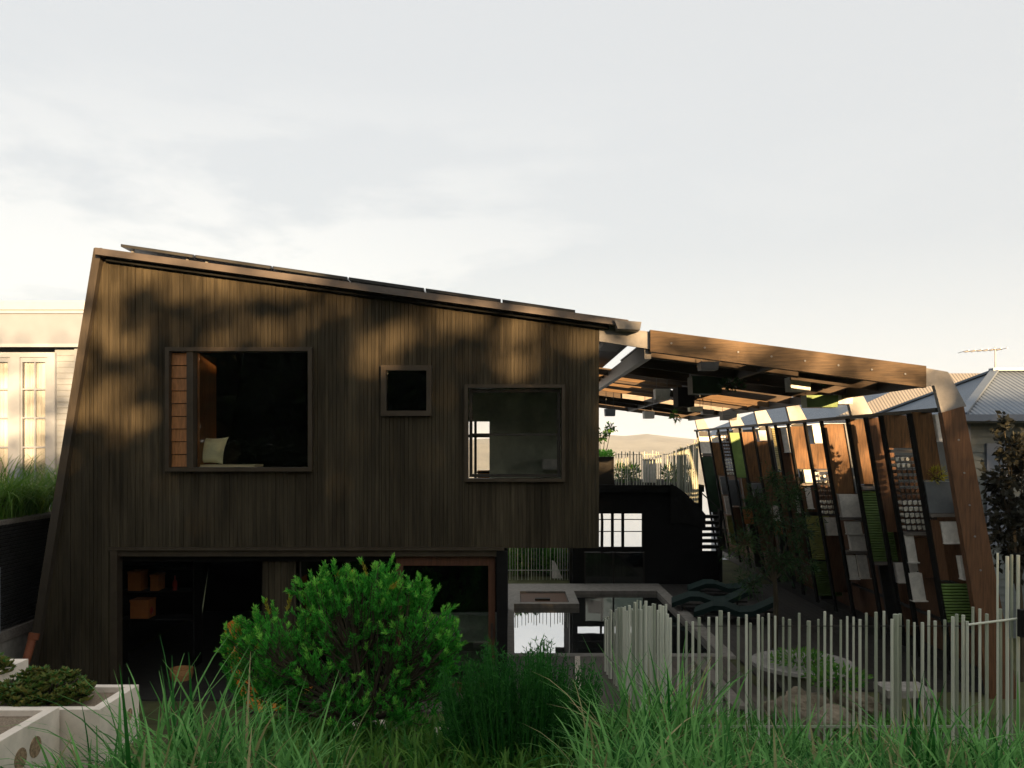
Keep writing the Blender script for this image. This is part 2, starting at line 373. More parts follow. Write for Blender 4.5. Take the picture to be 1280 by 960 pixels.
while x < XR - .01:
    x1 = min(x + bw, XR)
    for e in [q for w in WINS for q in w[:2]] + [X0L]:
        if x + .004 < e < x1 - .004: x1 = e
    a, b = x + .0018, x1 - .0018
    zt = lambda q: min(RL(q), lean_z(q))
    if zt(b) > .05:
        zb0 = -.1 if b <= X0L + .001 else ZS
        cuts = [(w[2], w[3]) for w in WINS if b > w[0] and a < w[1]]
        spans = []; z = zb0
        for c in sorted(cuts): spans.append((z, c[0], False)); z = c[1]
        spans.append((z, None, True)); d = R.choice((-.006, 0, .006)) + R.uniform(-.002, .002)
        for (s0, s1, top) in spans:
            if top: poly = [(a, s0), (b, s0), (b, zt(b)), (a, max(zt(a), s0 + .001))]
            else: poly = [(a, s0), (b, s0), (b, s1), (a, s1)]
            mb.prism(poly, FY + d, FY + .03)
    x = x1
mb.build('cladding', M['cladding'], house)
# wall core behind the boards, with the same openings
def slab_with_holes(x0, x1, z0, ztop, holes, y0, y1, mb):
    xs = sorted(set([x0, x1] + [h[0] for h in holes if x0 < h[0] < x1] + [h[1] for h in holes if x0 < h[1] < x1]))
    for a, b in zip(xs[:-1], xs[1:]):
        z = z0
        for h in sorted([h for h in holes if h[0] < b - 1e-6 and h[1] > a + 1e-6], key=lambda h: h[2]):
            if h[2] > z: mb.prism([(a, z), (b, z), (b, h[2]), (a, h[2])], y0, y1)
            z = max(z, h[3])
        mb.prism([(a, z), (b, z), (b, ztop(b)), (a, ztop(a))], y0, y1)
mb = MB()
mb.prism([(lean_x(-.1) + .03, -.1), (X0L, -.1), (X0L, lean_z(-6.85) if False else 2.47), (lean_x(2.47) + .03, 2.47)], FY + .035, FY + .2)
mb.prism([(lean_x(2.47) + .03, 2.47), (-6.8, 2.47), (-6.8, RL(-6.8) - .03)], FY + .035, FY + .2)
slab_with_holes(-6.8, XR, ZS, lambda q: RL(q) - .02, WINS, FY + .035, FY + .2, mb)
mb.build('wall', M['backing'], house)
# body behind: left leaning wall, back walls, floors
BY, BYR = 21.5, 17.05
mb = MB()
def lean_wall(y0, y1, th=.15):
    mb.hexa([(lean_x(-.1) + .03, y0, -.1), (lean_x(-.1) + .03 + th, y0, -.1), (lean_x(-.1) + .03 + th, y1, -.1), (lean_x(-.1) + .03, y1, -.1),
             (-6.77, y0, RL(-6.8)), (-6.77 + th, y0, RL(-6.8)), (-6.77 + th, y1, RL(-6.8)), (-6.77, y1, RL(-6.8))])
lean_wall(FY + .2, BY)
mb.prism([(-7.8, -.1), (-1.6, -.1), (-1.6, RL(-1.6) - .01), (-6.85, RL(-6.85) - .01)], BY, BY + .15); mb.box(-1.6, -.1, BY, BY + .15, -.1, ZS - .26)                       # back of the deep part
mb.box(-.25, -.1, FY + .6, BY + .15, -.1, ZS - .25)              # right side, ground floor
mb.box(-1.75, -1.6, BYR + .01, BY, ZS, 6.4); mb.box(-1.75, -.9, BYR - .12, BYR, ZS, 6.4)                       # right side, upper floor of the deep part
mb.box(XR - .16, XR, FY + .2, BYR, ZS, 2.7); mb.box(XR - .16, XR, FY + .2, BYR, 5.95, RL(XR) - .02); mb.box(XR - .16, XR, FY + .2, 14.5, 2.7, 5.95); mb.box(XR - .16, XR, 16.85, BYR, 2.7, 5.95)             # right side of the overhang, its opening added to light the room
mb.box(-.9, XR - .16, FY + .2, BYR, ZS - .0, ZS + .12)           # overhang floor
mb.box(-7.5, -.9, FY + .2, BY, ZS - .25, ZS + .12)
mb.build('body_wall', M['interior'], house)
# the back wall of the corner room, pierced by a tall window at its left
bx0, bx1 = PX(586, BYR), PX(612, BYR)
mb = MB(); hole = (bx0, bx1, ZS + .12, PZ(527, BYR))
slab_with_holes(-.9, XR - .16, ZS + .12, lambda q: RL(q) - .05, [hole], BYR - .12, BYR, mb)
mb.build('room_wall', M['interior_wall'], house)
mb = MB(); xm = PX(593, BYR)
mb.box(xm, xm + .05, BYR - .1, BYR - .05, ZS + .12, PZ(527, BYR)); mb.box(bx0, bx1, BYR - .1, BYR - .055, PZ(545, BYR) - .03, PZ(545, BYR) + .03); mb.box(xm + .05, bx1, BYR - .1, BYR - .055, PZ(590, BYR) - .015, PZ(590, BYR) + .015)
mb.build('window_frame', M['dark_trim'], house)
box(xm + .06, bx1, BYR + .05, BYR + .09, ZS + .12, PZ(588, BYR)).build('balcony_panel', M['orange'], house)
box(XR - .1, XR - .09, 14.5, 16.85, 2.7, 5.95).build('added_light_pane', M['glass_clear'], house)  # unseen side window, added to let sky light into the room
box(.0, XR - .2, FY + .25, BYR - .2, RL(XR) - .2, RL(XR) - .16).build('ceiling', M['white_block'], house)
# roof
mb = MB()
mb.prism([(-6.80, RL(-6.80) + .0), (1.9, RL(1.9)), (1.9, RL(1.9) + .11), (-6.80, RL(-6.80) + .11)], FY - .28, BY + .4)
mb.build('roof', M['flashing'], house)
mb = MB(); mb.prism([(-6.7, RL(-6.7) - .06), (1.6, RL(1.6) - .06), (1.6, RL(1.6) - .003), (-6.7, RL(-6.7) - .003)], FY - .12, FY - .02)
mb.build('eave_shadow_strip', M['backing'], house)  # dark strip in place of the shadow under the roof edge
mb = MB(); zg = RL(1.9)
mb.hexa([(1.72, FY - .34, zg - .04), (2.08, FY - .34, zg - .06), (2.08, BYR, zg - .06), (1.72, BYR, zg - .04), (1.66, FY - .36, zg + .10), (2.1, FY - .36, zg + .065), (2.1, BYR, zg + .065), (1.66, BYR, zg + .10)])
mb.build('gutter', M['pale_steel'], house)
# leaning edge trim
mb = MB(); mb.hexa([(LEAN0[0] - .09, FY - .12, -.1), (LEAN0[0] + .04, FY - .12, -.1), (LEAN0[0] + .04, FY + .1, -.1), (LEAN0[0] - .09, FY + .1, -.1),
                    (LEAN1[0] - .1, FY - .12, RL(-6.8) + .14), (LEAN1[0] + .03, FY - .12, RL(-6.8) + .14), (LEAN1[0] + .03, FY + .1, RL(-6.8) + .14), (LEAN1[0] - .1, FY + .1, RL(-6.8) + .14)])
mb.build('edge_trim', M['lean_trim'], house)
box(X0L - .1, X1L - .02, FY - .06, FY - .008, ZS - .035, ZS + .012).build('drip_trim', M['bronze_frame'], house)
# upper windows
def framed(rect, fw, depth, mat, name='window', glass='glass'):
    x0, x1, z0, z1 = rect; mb = MB(); y0, y1 = FY - depth, FY + .12
    mb.box(x0, x1, y0, y1, z1 - fw, z1); mb.box(x0, x1, y0, y1, z0, z0 + fw); mb.box(x0, x0 + fw, y0, y1, z0 + fw, z1 - fw); mb.box(x1 - fw, x1, y0, y1, z0 + fw, z1 - fw)
    return mb.build(name, mat, house)
w1 = framed(WINS[0], .065, .13, M['bronze_frame'])
x0, x1, z0, z1 = WINS[0]; xa, xb = PX(236, FY), PX(244, FY)
box(xa, xb, FY - .1, FY + .1, z0 + .065, z1 - .065).build('mullion', M['bronze_frame'], w1)
mb = MB(); nb = 9
for i in range(nb):
    za = z0 + .075 + i * (z1 - z0 - .15) / nb; zb = za + (z1 - z0 - .15) / nb - .012
    mb.hexa([(x0 + .07, FY - .03, za), (xa - .005, FY - .03, za), (xa - .005, FY + .03, za), (x0 + .07, FY + .03, za), (x0 + .07, FY - .012, zb), (xa - .005, FY - .012, zb), (xa - .005, FY + .05, zb), (x0 + .07, FY + .05, zb)])
mb.build('shutter', M['sill_timber'], w1)
box(xb, x1 - .065, FY + .05, FY + .06, z0 + .065, z1 - .065).build('pane', M['glass_clear'], w1)
box(xb + .005, xb + .04, FY + .09, FY + .9, z0 + .07, z1 - .07).build('reveal_panel', M['sill_timber'], w1)
w2 = framed(WINS[1], .085, .09, M['bronze_frame'])
x0, x1, z0, z1 = WINS[1]; box(x0 + .085, x1 - .085, FY + .02, FY + .03, z0 + .085, z1 - .085).build('pane', M['glass_dark'], w2)
w3 = framed(WINS[2], .055, .10, M['bronze_frame'])
x0, x1, z0, z1 = WINS[2]
mb = MB(); q = .07; a, b, c, d = x0 + .075, x1 - .075, z0 + .075, z1 - .075
mb.box(a, b, FY + .0, FY + .08, d - .05, d); mb.box(a, b, FY, FY + .08, c, c + .05); mb.box(a, a + .05, FY, FY + .08, c + .05, d - .05); mb.box(b - .05, b, FY, FY + .08, c + .05, d - .05)
zt_ = PZ(543, FY); mb.box(a + .05, b - .05, FY + .005, FY + .075, zt_ - .018, zt_ + .018)
mb.build('sash', M['dark_trim'], w3)
box(a + .05, b - .05, FY + .03, FY + .04, c + .05, d - .05).build('pane', M['glass_clear'], w3)
# things on the window seat and in the corner room
x0, x1, z0, z1 = WINS[0]
box(xb, x1 - .07, FY + .07, FY + 1.0, z0 - .05, z0 + .062).build('window_seat', M['interior'], house)
t = thing('seat_pad', (PX(280, FY), FY + .4, z0 + .07), 'thin pale yellow pad lying on the big window seat', 'cushion')
box(PX(244, FY) + .02, PX(320, FY + .2), FY + .12, FY + .62, z0 + .064, z0 + .105).build('pad', M['pad'], t)
cz, cxp = z0 + .108, PX(264, FY + .3)
t = thing('throw_cushion', (cxp, FY + .32, cz), 'square pale green cushion with pointed corners propped up in the big window', 'cushion')
mb = MB(); n_ = 8; g = []
for sgn in (-1, 1):
    for j in range(n_ + 1):
        for i in range(n_ + 1):
            u, v = i / n_ * 2 - 1, j / n_ * 2 - 1
            pin = 1 - .13 * (1 - u * u) * abs(v) ** 2 - .0; pin2 = 1 - .13 * (1 - v * v) * abs(u) ** 2
            th_ = .11 * ((1 - u * u) * (1 - v * v)) ** .5
            g.append((cxp + u * .235 * pin2 + .03 * v, FY + .34 + sgn * th_ + .06 * v, cz + .235 + v * .232 * pin))
k = (n_ + 1) ** 2; fs = []
for s_ in (0, 1):
    for j in range(n_):
        for i in range(n_):
            q_ = [s_ * k + j * (n_ + 1) + i, s_ * k + j * (n_ + 1) + i + 1, s_ * k + (j + 1) * (n_ + 1) + i + 1, s_ * k + (j + 1) * (n_ + 1) + i]
            fs.append(tuple(q_ if s_ == 0 else q_[::-1]))
mb.add(g, fs); mb.build('cover', M['cushion'], t, smooth=True)
t = thing('wall_cabinet', (PX(688, 16.6), 16.6, PZ(587, 16.6)), 'small white cabinet on the back wall seen through the square corner window', 'cabinet')
box(PX(678, 16.6), PX(699, 16.6), 16.5, 16.92, PZ(587, 16.6), PZ(574, 16.6)).build('case', M['white_block'], t)
box(PX(678, 16.6) + .01, PX(699, 16.6) - .01, 16.47, 16.5, PZ(587, 16.6) + .01, PZ(574, 16.6) - .01).build('door', M['white_block'], t)

# ground floor openings
Z0 = .0
mb = MB(); mb.box(X0L - .07, X0L + .04, FY - .05, FY + .15, 0, ZS - .04); mb.box(X0L + .04, X1L - .02, FY, FY + .16, ZS - .14, ZS - .04)
mb.build('opening_frame', M['bronze_frame'], house)
box(X1L - .15, X1L + .03, FY - .02, FY + .25, 0, ZS - .04).build('corner_post', M['black'], house)
# recessed timber panels at px 328-370, glass px 370-495, timber framed sliding door px 497-622
yA = FY + .25
mb = MB(); xx = PX(328, yA)
while xx < PX(370, yA): mb.box(xx, xx + .1, yA, yA + .05, .02, ZS - .15); xx += .106
mb.build('wall_panel', M['cladding'], house)
wa = box(PX(370, yA), PX(376, yA), yA, yA + .06, .02, ZS - .15).build('window', M['dark_trim'], house)
box(PX(432, yA), PX(437, yA), yA, yA + .06, .02, ZS - .15).build('mullion', M['dark_trim'], wa)
box(PX(376, yA), PX(432, yA), yA + .02, yA + .03, .02, ZS - .15).build('pane', M['glass_dark'], wa)
box(PX(437, yA), PX(494, yA), yA + .02, yA + .03, .02, ZS - .15).build('pane', M['glass_dark'], wa)
yD = FY + .12; dx0, dx1, dz1 = PX(495, yD), PX(619, yD), ZS - .15
mb = MB(); f = .115
mb.box(dx0, dx1, yD, yD + .07, dz1 - .16, dz1); mb.box(dx0, dx1, yD, yD + .07, .02, .2); mb.box(dx0, dx0 + f, yD, yD + .07, .2, dz1 - .16); mb.box(dx1 - f, dx1, yD, yD + .07, .2, dz1 - .16)
dr = mb.build('door', M['door_timber'], house)
box(dx0 + f, dx1 - f, yD + .03, yD + .04, .2, dz1 - .16).build('pane', M['glass'], dr)
box(dx1 - .07, dx1 - .045, yD - .05, yD, .95, 1.2).build('handle', M['dark_steel'], dr)
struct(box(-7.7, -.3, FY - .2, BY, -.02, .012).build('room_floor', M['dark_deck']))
t = thing('reflection_sofa', (PX(575, 16), 16, .02), 'low grey sofa added behind the timber framed glass door to stand in for its pale reflection', 'sofa')
box(PX(530, 16), PX(625, 16), 15.6, 16.4, .15, .42).build('seat', M['stone_grey'], t); box(PX(530, 16), PX(625, 16), 16.25, 16.5, .43, .95).build('backrest', M['white_block'], t)  # pale bands added in place of a reflection on the door glass
for u in (533, 615): box(PX(u, 16), PX(u + 6, 16), 15.65, 15.72, .012, .15).build('leg', M['black'], t)
# store room contents
t = thing('shelf_unit', (PX(185, 16), 16.2, .02), 'dark shelving at the back of the open store room', 'shelves')
mb = MB()
for z in (.9, 1.42, 1.86, 2.2): mb.box(PX(150, 16), PX(240, 16), 16.0, 16.4, z, z + .03)
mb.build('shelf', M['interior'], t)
for xu in (PX(149, 16) - .03, PX(241, 16)): box(xu, xu + .03, 16, 16.4, .015, 2.2).build('upright', M['interior'], t)
def carton(px0, px1, py0, py1, mat, label, Y=15.95):
    z0 = PZ(py1, Y); zs = min((.93, 1.45, 1.89), key=lambda q: abs(q - z0)); h = PZ(py0, Y) - z0
    tt = thing('storage_box', (PX((px0 + px1) / 2, Y), Y + .15, zs), label, 'box')
    box(PX(px0, Y), PX(px1, Y), Y + .06, Y + .38, zs, zs + h).build('carton', M[mat], tt)
    box(PX(px0, Y) - .008, PX(px1, Y) + .008, Y + .05, Y + .39, zs + h - .04, zs + h + .004).build('lid', M[mat], tt)
carton(158, 174, 716, 740, 'orange_box', 'reddish brown box on the upper shelf in the store room')
carton(161, 184, 746, 769, 'orange_box', 'orange brown box, largest on the store room shelves')
carton(186, 196, 716, 736, 'orange_box', 'small brown box right of the reddish box on the upper shelf')
t = thing('glazed_pot', (PX(167, 15.6), 15.6, .92), 'round shiny red pot in the dark store room', 'pot')
MB().lathe((PX(167, 15.6), 15.95 + .2, .935), [(.06, 0), (.11, .05), (.13, .13), (.1, .2), (.07, .22)], 18).build('bowl', M['red_pot'], t, smooth=True)
t = thing('wicker_basket', (PX(227, 15.2), 15.2, .012), 'low round tan wicker basket on the store room floor', 'basket')
MB().lathe((PX(227, 15.2), 15.2, .014), [(.17, 0), (.2, .1), (.2, .2), (.17, .2), (.16, .05)], 20).build('bowl', M['wicker'], t)
t = thing('hanging_bottle', (PX(204, 16), 15.9, 1.45), 'slim red bottle standing on the middle store room shelf', 'bottle')
MB().lathe((PX(216, 16), 16.1, 1.452), [(.04, 0), (.045, .1), (.04, .16), (.015, .2), (.015, .27)], 12).build('body', M['red_pot'], t)

# solar panels
for i in range(6):
    pxa, pxb = (150, 243, 340, 435, 531, 627, 720)[i:i + 2]; Ys = FY - .1
    xa_, xb_ = PX(pxa + 1, Ys), PX(pxb - 1, Ys)
    off = .15 - .012 * i
    where = ('leftmost of the row, its pale underside showing', 'second from the left along the roof edge', 'third from the left along the roof edge', 'third from the right along the roof edge', 'second from the right along the roof edge', 'rightmost of the row, lowest on the roof')[i]
    t = thing('solar_panel', ((xa_ + xb_) / 2, Ys, RL(xa_) + .1), 'dark solar panel tilted on the house roof, ' + where, 'solar panel', 'solar panels on the house roof')
    za, zb = RL(xa_) + .105 + off, RL(xb_) + .105 + off - .012
    mb = MB(); mb.hexa([(xa_, Ys, za - .045), (xb_, Ys, zb - .045), (xb_, Ys + 1.7, zb - .045 ), (xa_, Ys + 1.7, za - .045), (xa_, Ys, za), (xb_, Ys, zb), (xb_, Ys + 1.7, zb), (xa_, Ys + 1.7, za)])
    mb.build('module', M['solar'], t)
    mb = MB(); mb.hexa([(xa_ + .02, Ys - .008, za - .05), (xb_ - .02, Ys - .008, zb - .05), (xb_ - .02, Ys - .001, zb - .05), (xa_ + .02, Ys - .001, za - .05), (xa_ + .02, Ys - .008, za - .012), (xb_ - .02, Ys - .008, zb - .012), (xb_ - .02, Ys - .001, zb - .012), (xa_ + .02, Ys - .001, za - .012)])
    mb.build('frame', M['dark_steel'], t)
    for fx_ in (.12, .88):
        xx = xa_ + (xb_ - xa_) * fx_; zz = RL(xx) + .112
        box(xx - .02, xx + .02, Ys + .1, Ys + .14, zz, zz + off - .06).build('bracket', M['alu'], t)

# ------------------------------------------------------------------ pergola
PE = 6.93                                                          # right end of the front beam
BT = lambda x: P(812, 413, FY).z + (x - PX(812, FY)) * (PZ(458, FY) - PZ(413, FY)) / (PX(1155, FY) - PX(812, FY))
BB = lambda x: P(812, 440, FY).z + (x - PX(812, FY)) * (PZ(485, FY) - PZ(440, FY)) / (PX(1155, FY) - PX(812, FY))
pg = thing('pergola', (4.5, FY, 0), 'long timber and steel pergola reaching from the house over the pool to the leaning wall', 'pergola')
xa_, xb_ = PX(812, FY), PX(1155, FY); PYE = 33.0
MB().prism([(xa_, BB(xa_)), (xb_, BB(xb_)), (xb_, BT(xb_)), (xa_, BT(xa_))], FY - .08, FY + .06).build('front_beam', M['beam_timber'], pg)
for i in range(8):
    x_ = PX(838 + i * 41.5, FY); z_ = (BT(x_) + BB(x_)) / 2 - .0
    mb = MB(); mb.tube([(x_, FY - .095, z_), (x_, FY - .078, z_)], .017, 8); mb.build('bolt', M['alu'], pg)
MB().prism([(XR + .003, BT(XR) - .03), (xa_ + .0, BT(xa_) - .02), (xa_ + .0, BB(xa_) + .05), (XR + .003, BB(XR) + .07)], FY + .0, FY + .055).build('steel_link', M['pale_steel'], pg)
MB().bar((xa_ - .02, FY + .06, BB(xa_) + .02), (xa_ - .02, PYE, BB(xa_) + .02), .11, .26).build('side_beam', M['steel'], pg)
MB().bar((xb_ + .0, FY + .06, BB(xb_) + .12), (xb_ + .0, PYE, BB(xb_) + .12), .1, .2).build('side_beam', M['dark_steel'], pg)
MB().bar((4.5, FY + .06, BB(4.5) + .16), (4.5, PYE, BB(4.5) + .16), .1, .2).build('side_beam', M['dark_steel'], pg)
# solid panels added above the slats to shade them and close sky gaps
for (y0_, y1_, a_, b_) in ((14.35, 24, 1.48, 2.2), (14.9, 16.4, 2.4, 6.8), (16.45, 18.9, 2.4, 3.95), (16.5, 20.2, 5.45, 6.8), (26.6, 32, 1.7, 6.8), (16.5, 18.6, 4.0, 5.4), (18.7, 21.2, 3.7, 5.2), (21.3, 24, 3.9, 5.6)):
    MB().prism([(a_, BB(a_) + .33), (b_, BB(b_) + .33), (b_, BB(b_) + .36), (a_, BB(a_) + .36)], y0_, y1_).build('shade_panel', M['dark_steel'], pg)
beams = [(15.5, 2.35, 5.2, 'slat_shaded', .2), (15.9, 5.2, 6.85, 'slat_shaded', .2), (17.1, 2.35, 4.6, 'slat_shaded', .2), (17.4, 4.7, 6.85, 'slat_shaded', .22), (18.8, 2.35, 3.9, 'slat_lit', .2), (19.7, 1.6, 4.3, 'slat_shaded', .16), (21.5, 1.6, 4.0, 'slat_shaded', .16), (23.3, 1.6, 4.6, 'slat_shaded', .18), (23.5, 4.9, 6.85, 'slat_lit', .16), (19.0, 4.6, 6.85, 'slat_shaded', .24),
         (20.6, 1.6, 4.1, 'slat_lit', .2), (20.9, 5.0, 6.85, 'slat_shaded', .24), (22.4, 1.7, 4.0, 'slat_lit', .3), (22.6, 4.9, 6.85, 'slat_lit', .2), (24.4, 1.7, 5, 'slat_lit', .25), (24.6, 5, 6.85, 'slat_shaded', .25), (26.3, 3.4, 6.85, 'grey_timber', .26), (26.4, 1.7, 3.4, 'slat_shaded', .26), (28.3, 1.7, 6.8, 'slat_shaded', .26), (30.3, 2, 6.8, 'slat_shaded', .26), (32.8, 2.0, 6.9, 'slat_shaded', .22)]
for (y_, a, b, mt, h_) in beams:
    MB().prism([(a, BB(a) + .06 - .0), (b, BB(b) + .06), (b, BB(b) + .06 + h_), (a, BB(a) + .06 + h_)], y_, y_ + .09).build('cross_beam', M[mt], pg)
# steel portal: corner knee at the front, then the knees behind it
def knee(Y, name='knee_frame', w=.1, mat='steel'):
    sx_ = lambda px, py: (PX(px, FY), PZ(py, FY))
    MB().prism([sx_(1155.5, 460), sx_(1184, 465), sx_(1207, 508), sx_(1176, 517), sx_(1167, 482), sx_(1155.5, 484)], Y, Y + w).build(name, M[mat], pg)
knee(FY - .03, mat='pale_steel')
for d in (1.256, 1.536, 1.738, 1.95, 2.3): knee(FY * d, w=.14)

# hanging boxes: things of their own
def hang(name, px0, px1, py0, py1, Y, d, mat, label, cat='box', extra=None, group='boxes hung under the pergola'):
    x0, x1, z0, z1 = PX(px0, Y), PX(px1, Y), PZ(py1, Y), PZ(py0, Y); xm = (x0 + x1) / 2
    t = thing(name, (xm, Y, z1), label, cat, group)
    mb = MB(); mb.hexa([(x0, Y, z0), (x1, Y, z0), (x1, Y + d, z0), (x0, Y + d, z0), (x0 - .015, Y - .0, z1), (x1 + .015, Y, z1), (x1 + .015, Y + d, z1), (x0 - .015, Y + d, z1)])
    mb.build('case', M[mat], t)
    zt = BB(xm) + .2
    if zt > z1 + .01:
        for xx in (x0 + .03, x1 - .03): MB().tube([(xx, Y + d / 2, z1 - .01), (xx, Y + d / 2, zt)], .008, 5).build('hanger', M['wire'], t)
    return t
hang('hanging_box', 820, 837, 486, 499, 19.2, .3, 'white_block', 'pale grey box hung under the pergola just right of the steel side beam')
hang('hanging_box', 806, 818, 514, 523, 24, .35, 'white_block', 'white box hung low at the far left edge of the pergola, beside a fern')
hang('hanging_box', 757, 769, 511, 520, 25, .3, 'slate_box', 'small grey box hung closest to the house wall under the pergola')
hang('hanging_box', 989, 1013, 471, 489, 16.2, .35, 'white_block', 'cream box hung near the front beam above the green trough')
hang('hanging_box', 877, 898, 452, 462, 15.2, .3, 'steel', 'silver box tucked behind the front beam near its fifth bolt')
hang('hanging_box', 863, 878, 508, 514, 22, .3, 'lamp_cream', 'flat cream yellow box hung in the dark middle of the pergola')
hang('hanging_box', 879, 892, 512, 518, 23, .3, 'steel', 'flat silver box next to the cream yellow one under the pergola')
hang('hanging_box', 904, 921, 514, 525, 24.5, .4, 'grey_timber', 'weathered timber box hung at the far right edge of the pergola')
hang('hanging_box', 866, 902, 470, 492, 18, .5, 'dark_green_panel', 'large blackish green crate hung in the middle of the pergola')
hang('hanging_box', 848, 868, 484, 508, 19.5, .6, 'interior', 'tall black crate hung left of the blackish green one')
t = hang('hanging_trough', 1009, 1047, 494, 509, 17.5, .35, 'green_panel', 'long dull green trough hung above the wall at the right of the pergola', 'planter', group='planters hung under the pergola')
hang('hanging_box', 1048, 1066, 492, 505, 17.6, .3, 'white_block', 'cream box hung against the right end of the green trough')
def tuft(name, c, r, n, mat, label, cat='plant', ln=.12, wd=.035, group=None, droop=0):
    t = thing(name, c, label, cat, group); mb = MB()
    C = NR.normal(0, 1, (n, 3)); C /= np.linalg.norm(C, axis=1, keepdims=True); rr = NR.uniform(.2, 1, (n, 1)) ** .5
    Pp = np.array(c) + C * rr * np.array(r) * .9 + np.array((0, 0, r[2]))
    D = C + NR.normal(0, .5, (n, 3)) + np.array((0, 0, .5 - droop)); mb.leaves(Pp, D, NR.normal(0, 1, (n, 3)), NR.uniform(.6, 1.3, n) * ln, NR.uniform(.7, 1.2, n) * wd)
    mb.build('foliage', M[mat], t)
    mb = MB()
    for k_ in range(5):
        a = R.uniform(0, 6.28); mb.tube([c, (c[0] + math.cos(a) * r[0] * .5, c[1] + math.sin(a) * r[1] * .5, c[2] + r[2] * 1.1)], [.012, .005], 5)
    mb.build('stem', M['bark'], t)
    return t
tuft('roof_weed', (PX(993, FY), FY + .5, BT(PX(993, FY)) - .1), (.22, .2, .07), 40, 'leaf_olive', 'wispy weeds sprouting along the top of the timber front beam', ln=.12, wd=.012)
tuft('hanging_fern', (PX(845, 22), 22, PZ(523, 22) - .1), (.1, .1, .16), 70, 'leaf_garden', 'small fern dangling from the far edge of the pergola', ln=.12, droop=1)
tuft('hanging_plant', (PX(915, 16.5), 16.5, PZ(477, 16.5) - .15), (.28, .2, .1), 160, 'leaf_olive', 'grey green trailing plant behind the front beam', ln=.1)
tuft('hanging_plant', (PX(1028, 17.3), 17.2, PZ(482, 17.3)), (.1, .1, .14), 90, 'leaf_dark', 'dark leafy plant sprouting above the green trough', ln=.12)

# ------------------------------------------------------------------ leaning salvage wall
wl = thing('salvage_wall', (7.9, FY, 0), 'leaning wall of reclaimed boards, bottles, green sheets and white blocks along the deck', 'wall')
LK = .168; ZT = 4.74; XT = 7.14
def wx(xt, z): return xt - LK * (z - ZT)                            # x along the lean
def slab(xt0, xt1, z0, z1, y0, y1): return MB().hexa([(wx(xt0, z0), y0, z0), (wx(xt1, z0), y0, z0), (wx(xt1, z0), y1, z0), (wx(xt0, z0), y1, z0), (wx(xt0, z1), y0, z1), (wx(xt1, z1), y0, z1), (wx(xt1, z1), y1, z1), (wx(xt0, z1), y1, z1)])
# front post
mb = MB(); q0 = [(PX(1175, FY), PZ(516, FY)), (PX(1202, FY), PZ(508, FY))]
def post_x(x_, z_, z): return x_ - LK * (z - z_)
mb.prism([(post_x(*q0[0], -.05), -.05), (post_x(*q0[1], -.05) + .1, -.05), q0[1], q0[0]], FY - .07, FY + .07); mb.build('front_post', M['post_timber'], wl)
for py in (550, 591, 631, 670, 712):
    z_ = PZ(py, FY); x_ = post_x(PX(1189, FY), PZ(512, FY), z_); MB().tube([(x_, FY - .085, z_), (x_, FY - .068, z_)], .017, 8).build('bolt', M['alu'], wl)
MB().bar((XT - .02, FY + .08, ZT + .03), (XT - .02, 33.2, ZT + .03), .09, .07).build('top_rail', M['dark_steel'], wl)
slab(XT + .40, XT + .44, 0, 3.3, FY + .08, 33).build('back_boards', M['brown_timber'], wl)
slab(XT - .02, XT + .36, 0, .25, FY + .08, 33).build('base_beam', M['dark_steel'], wl)
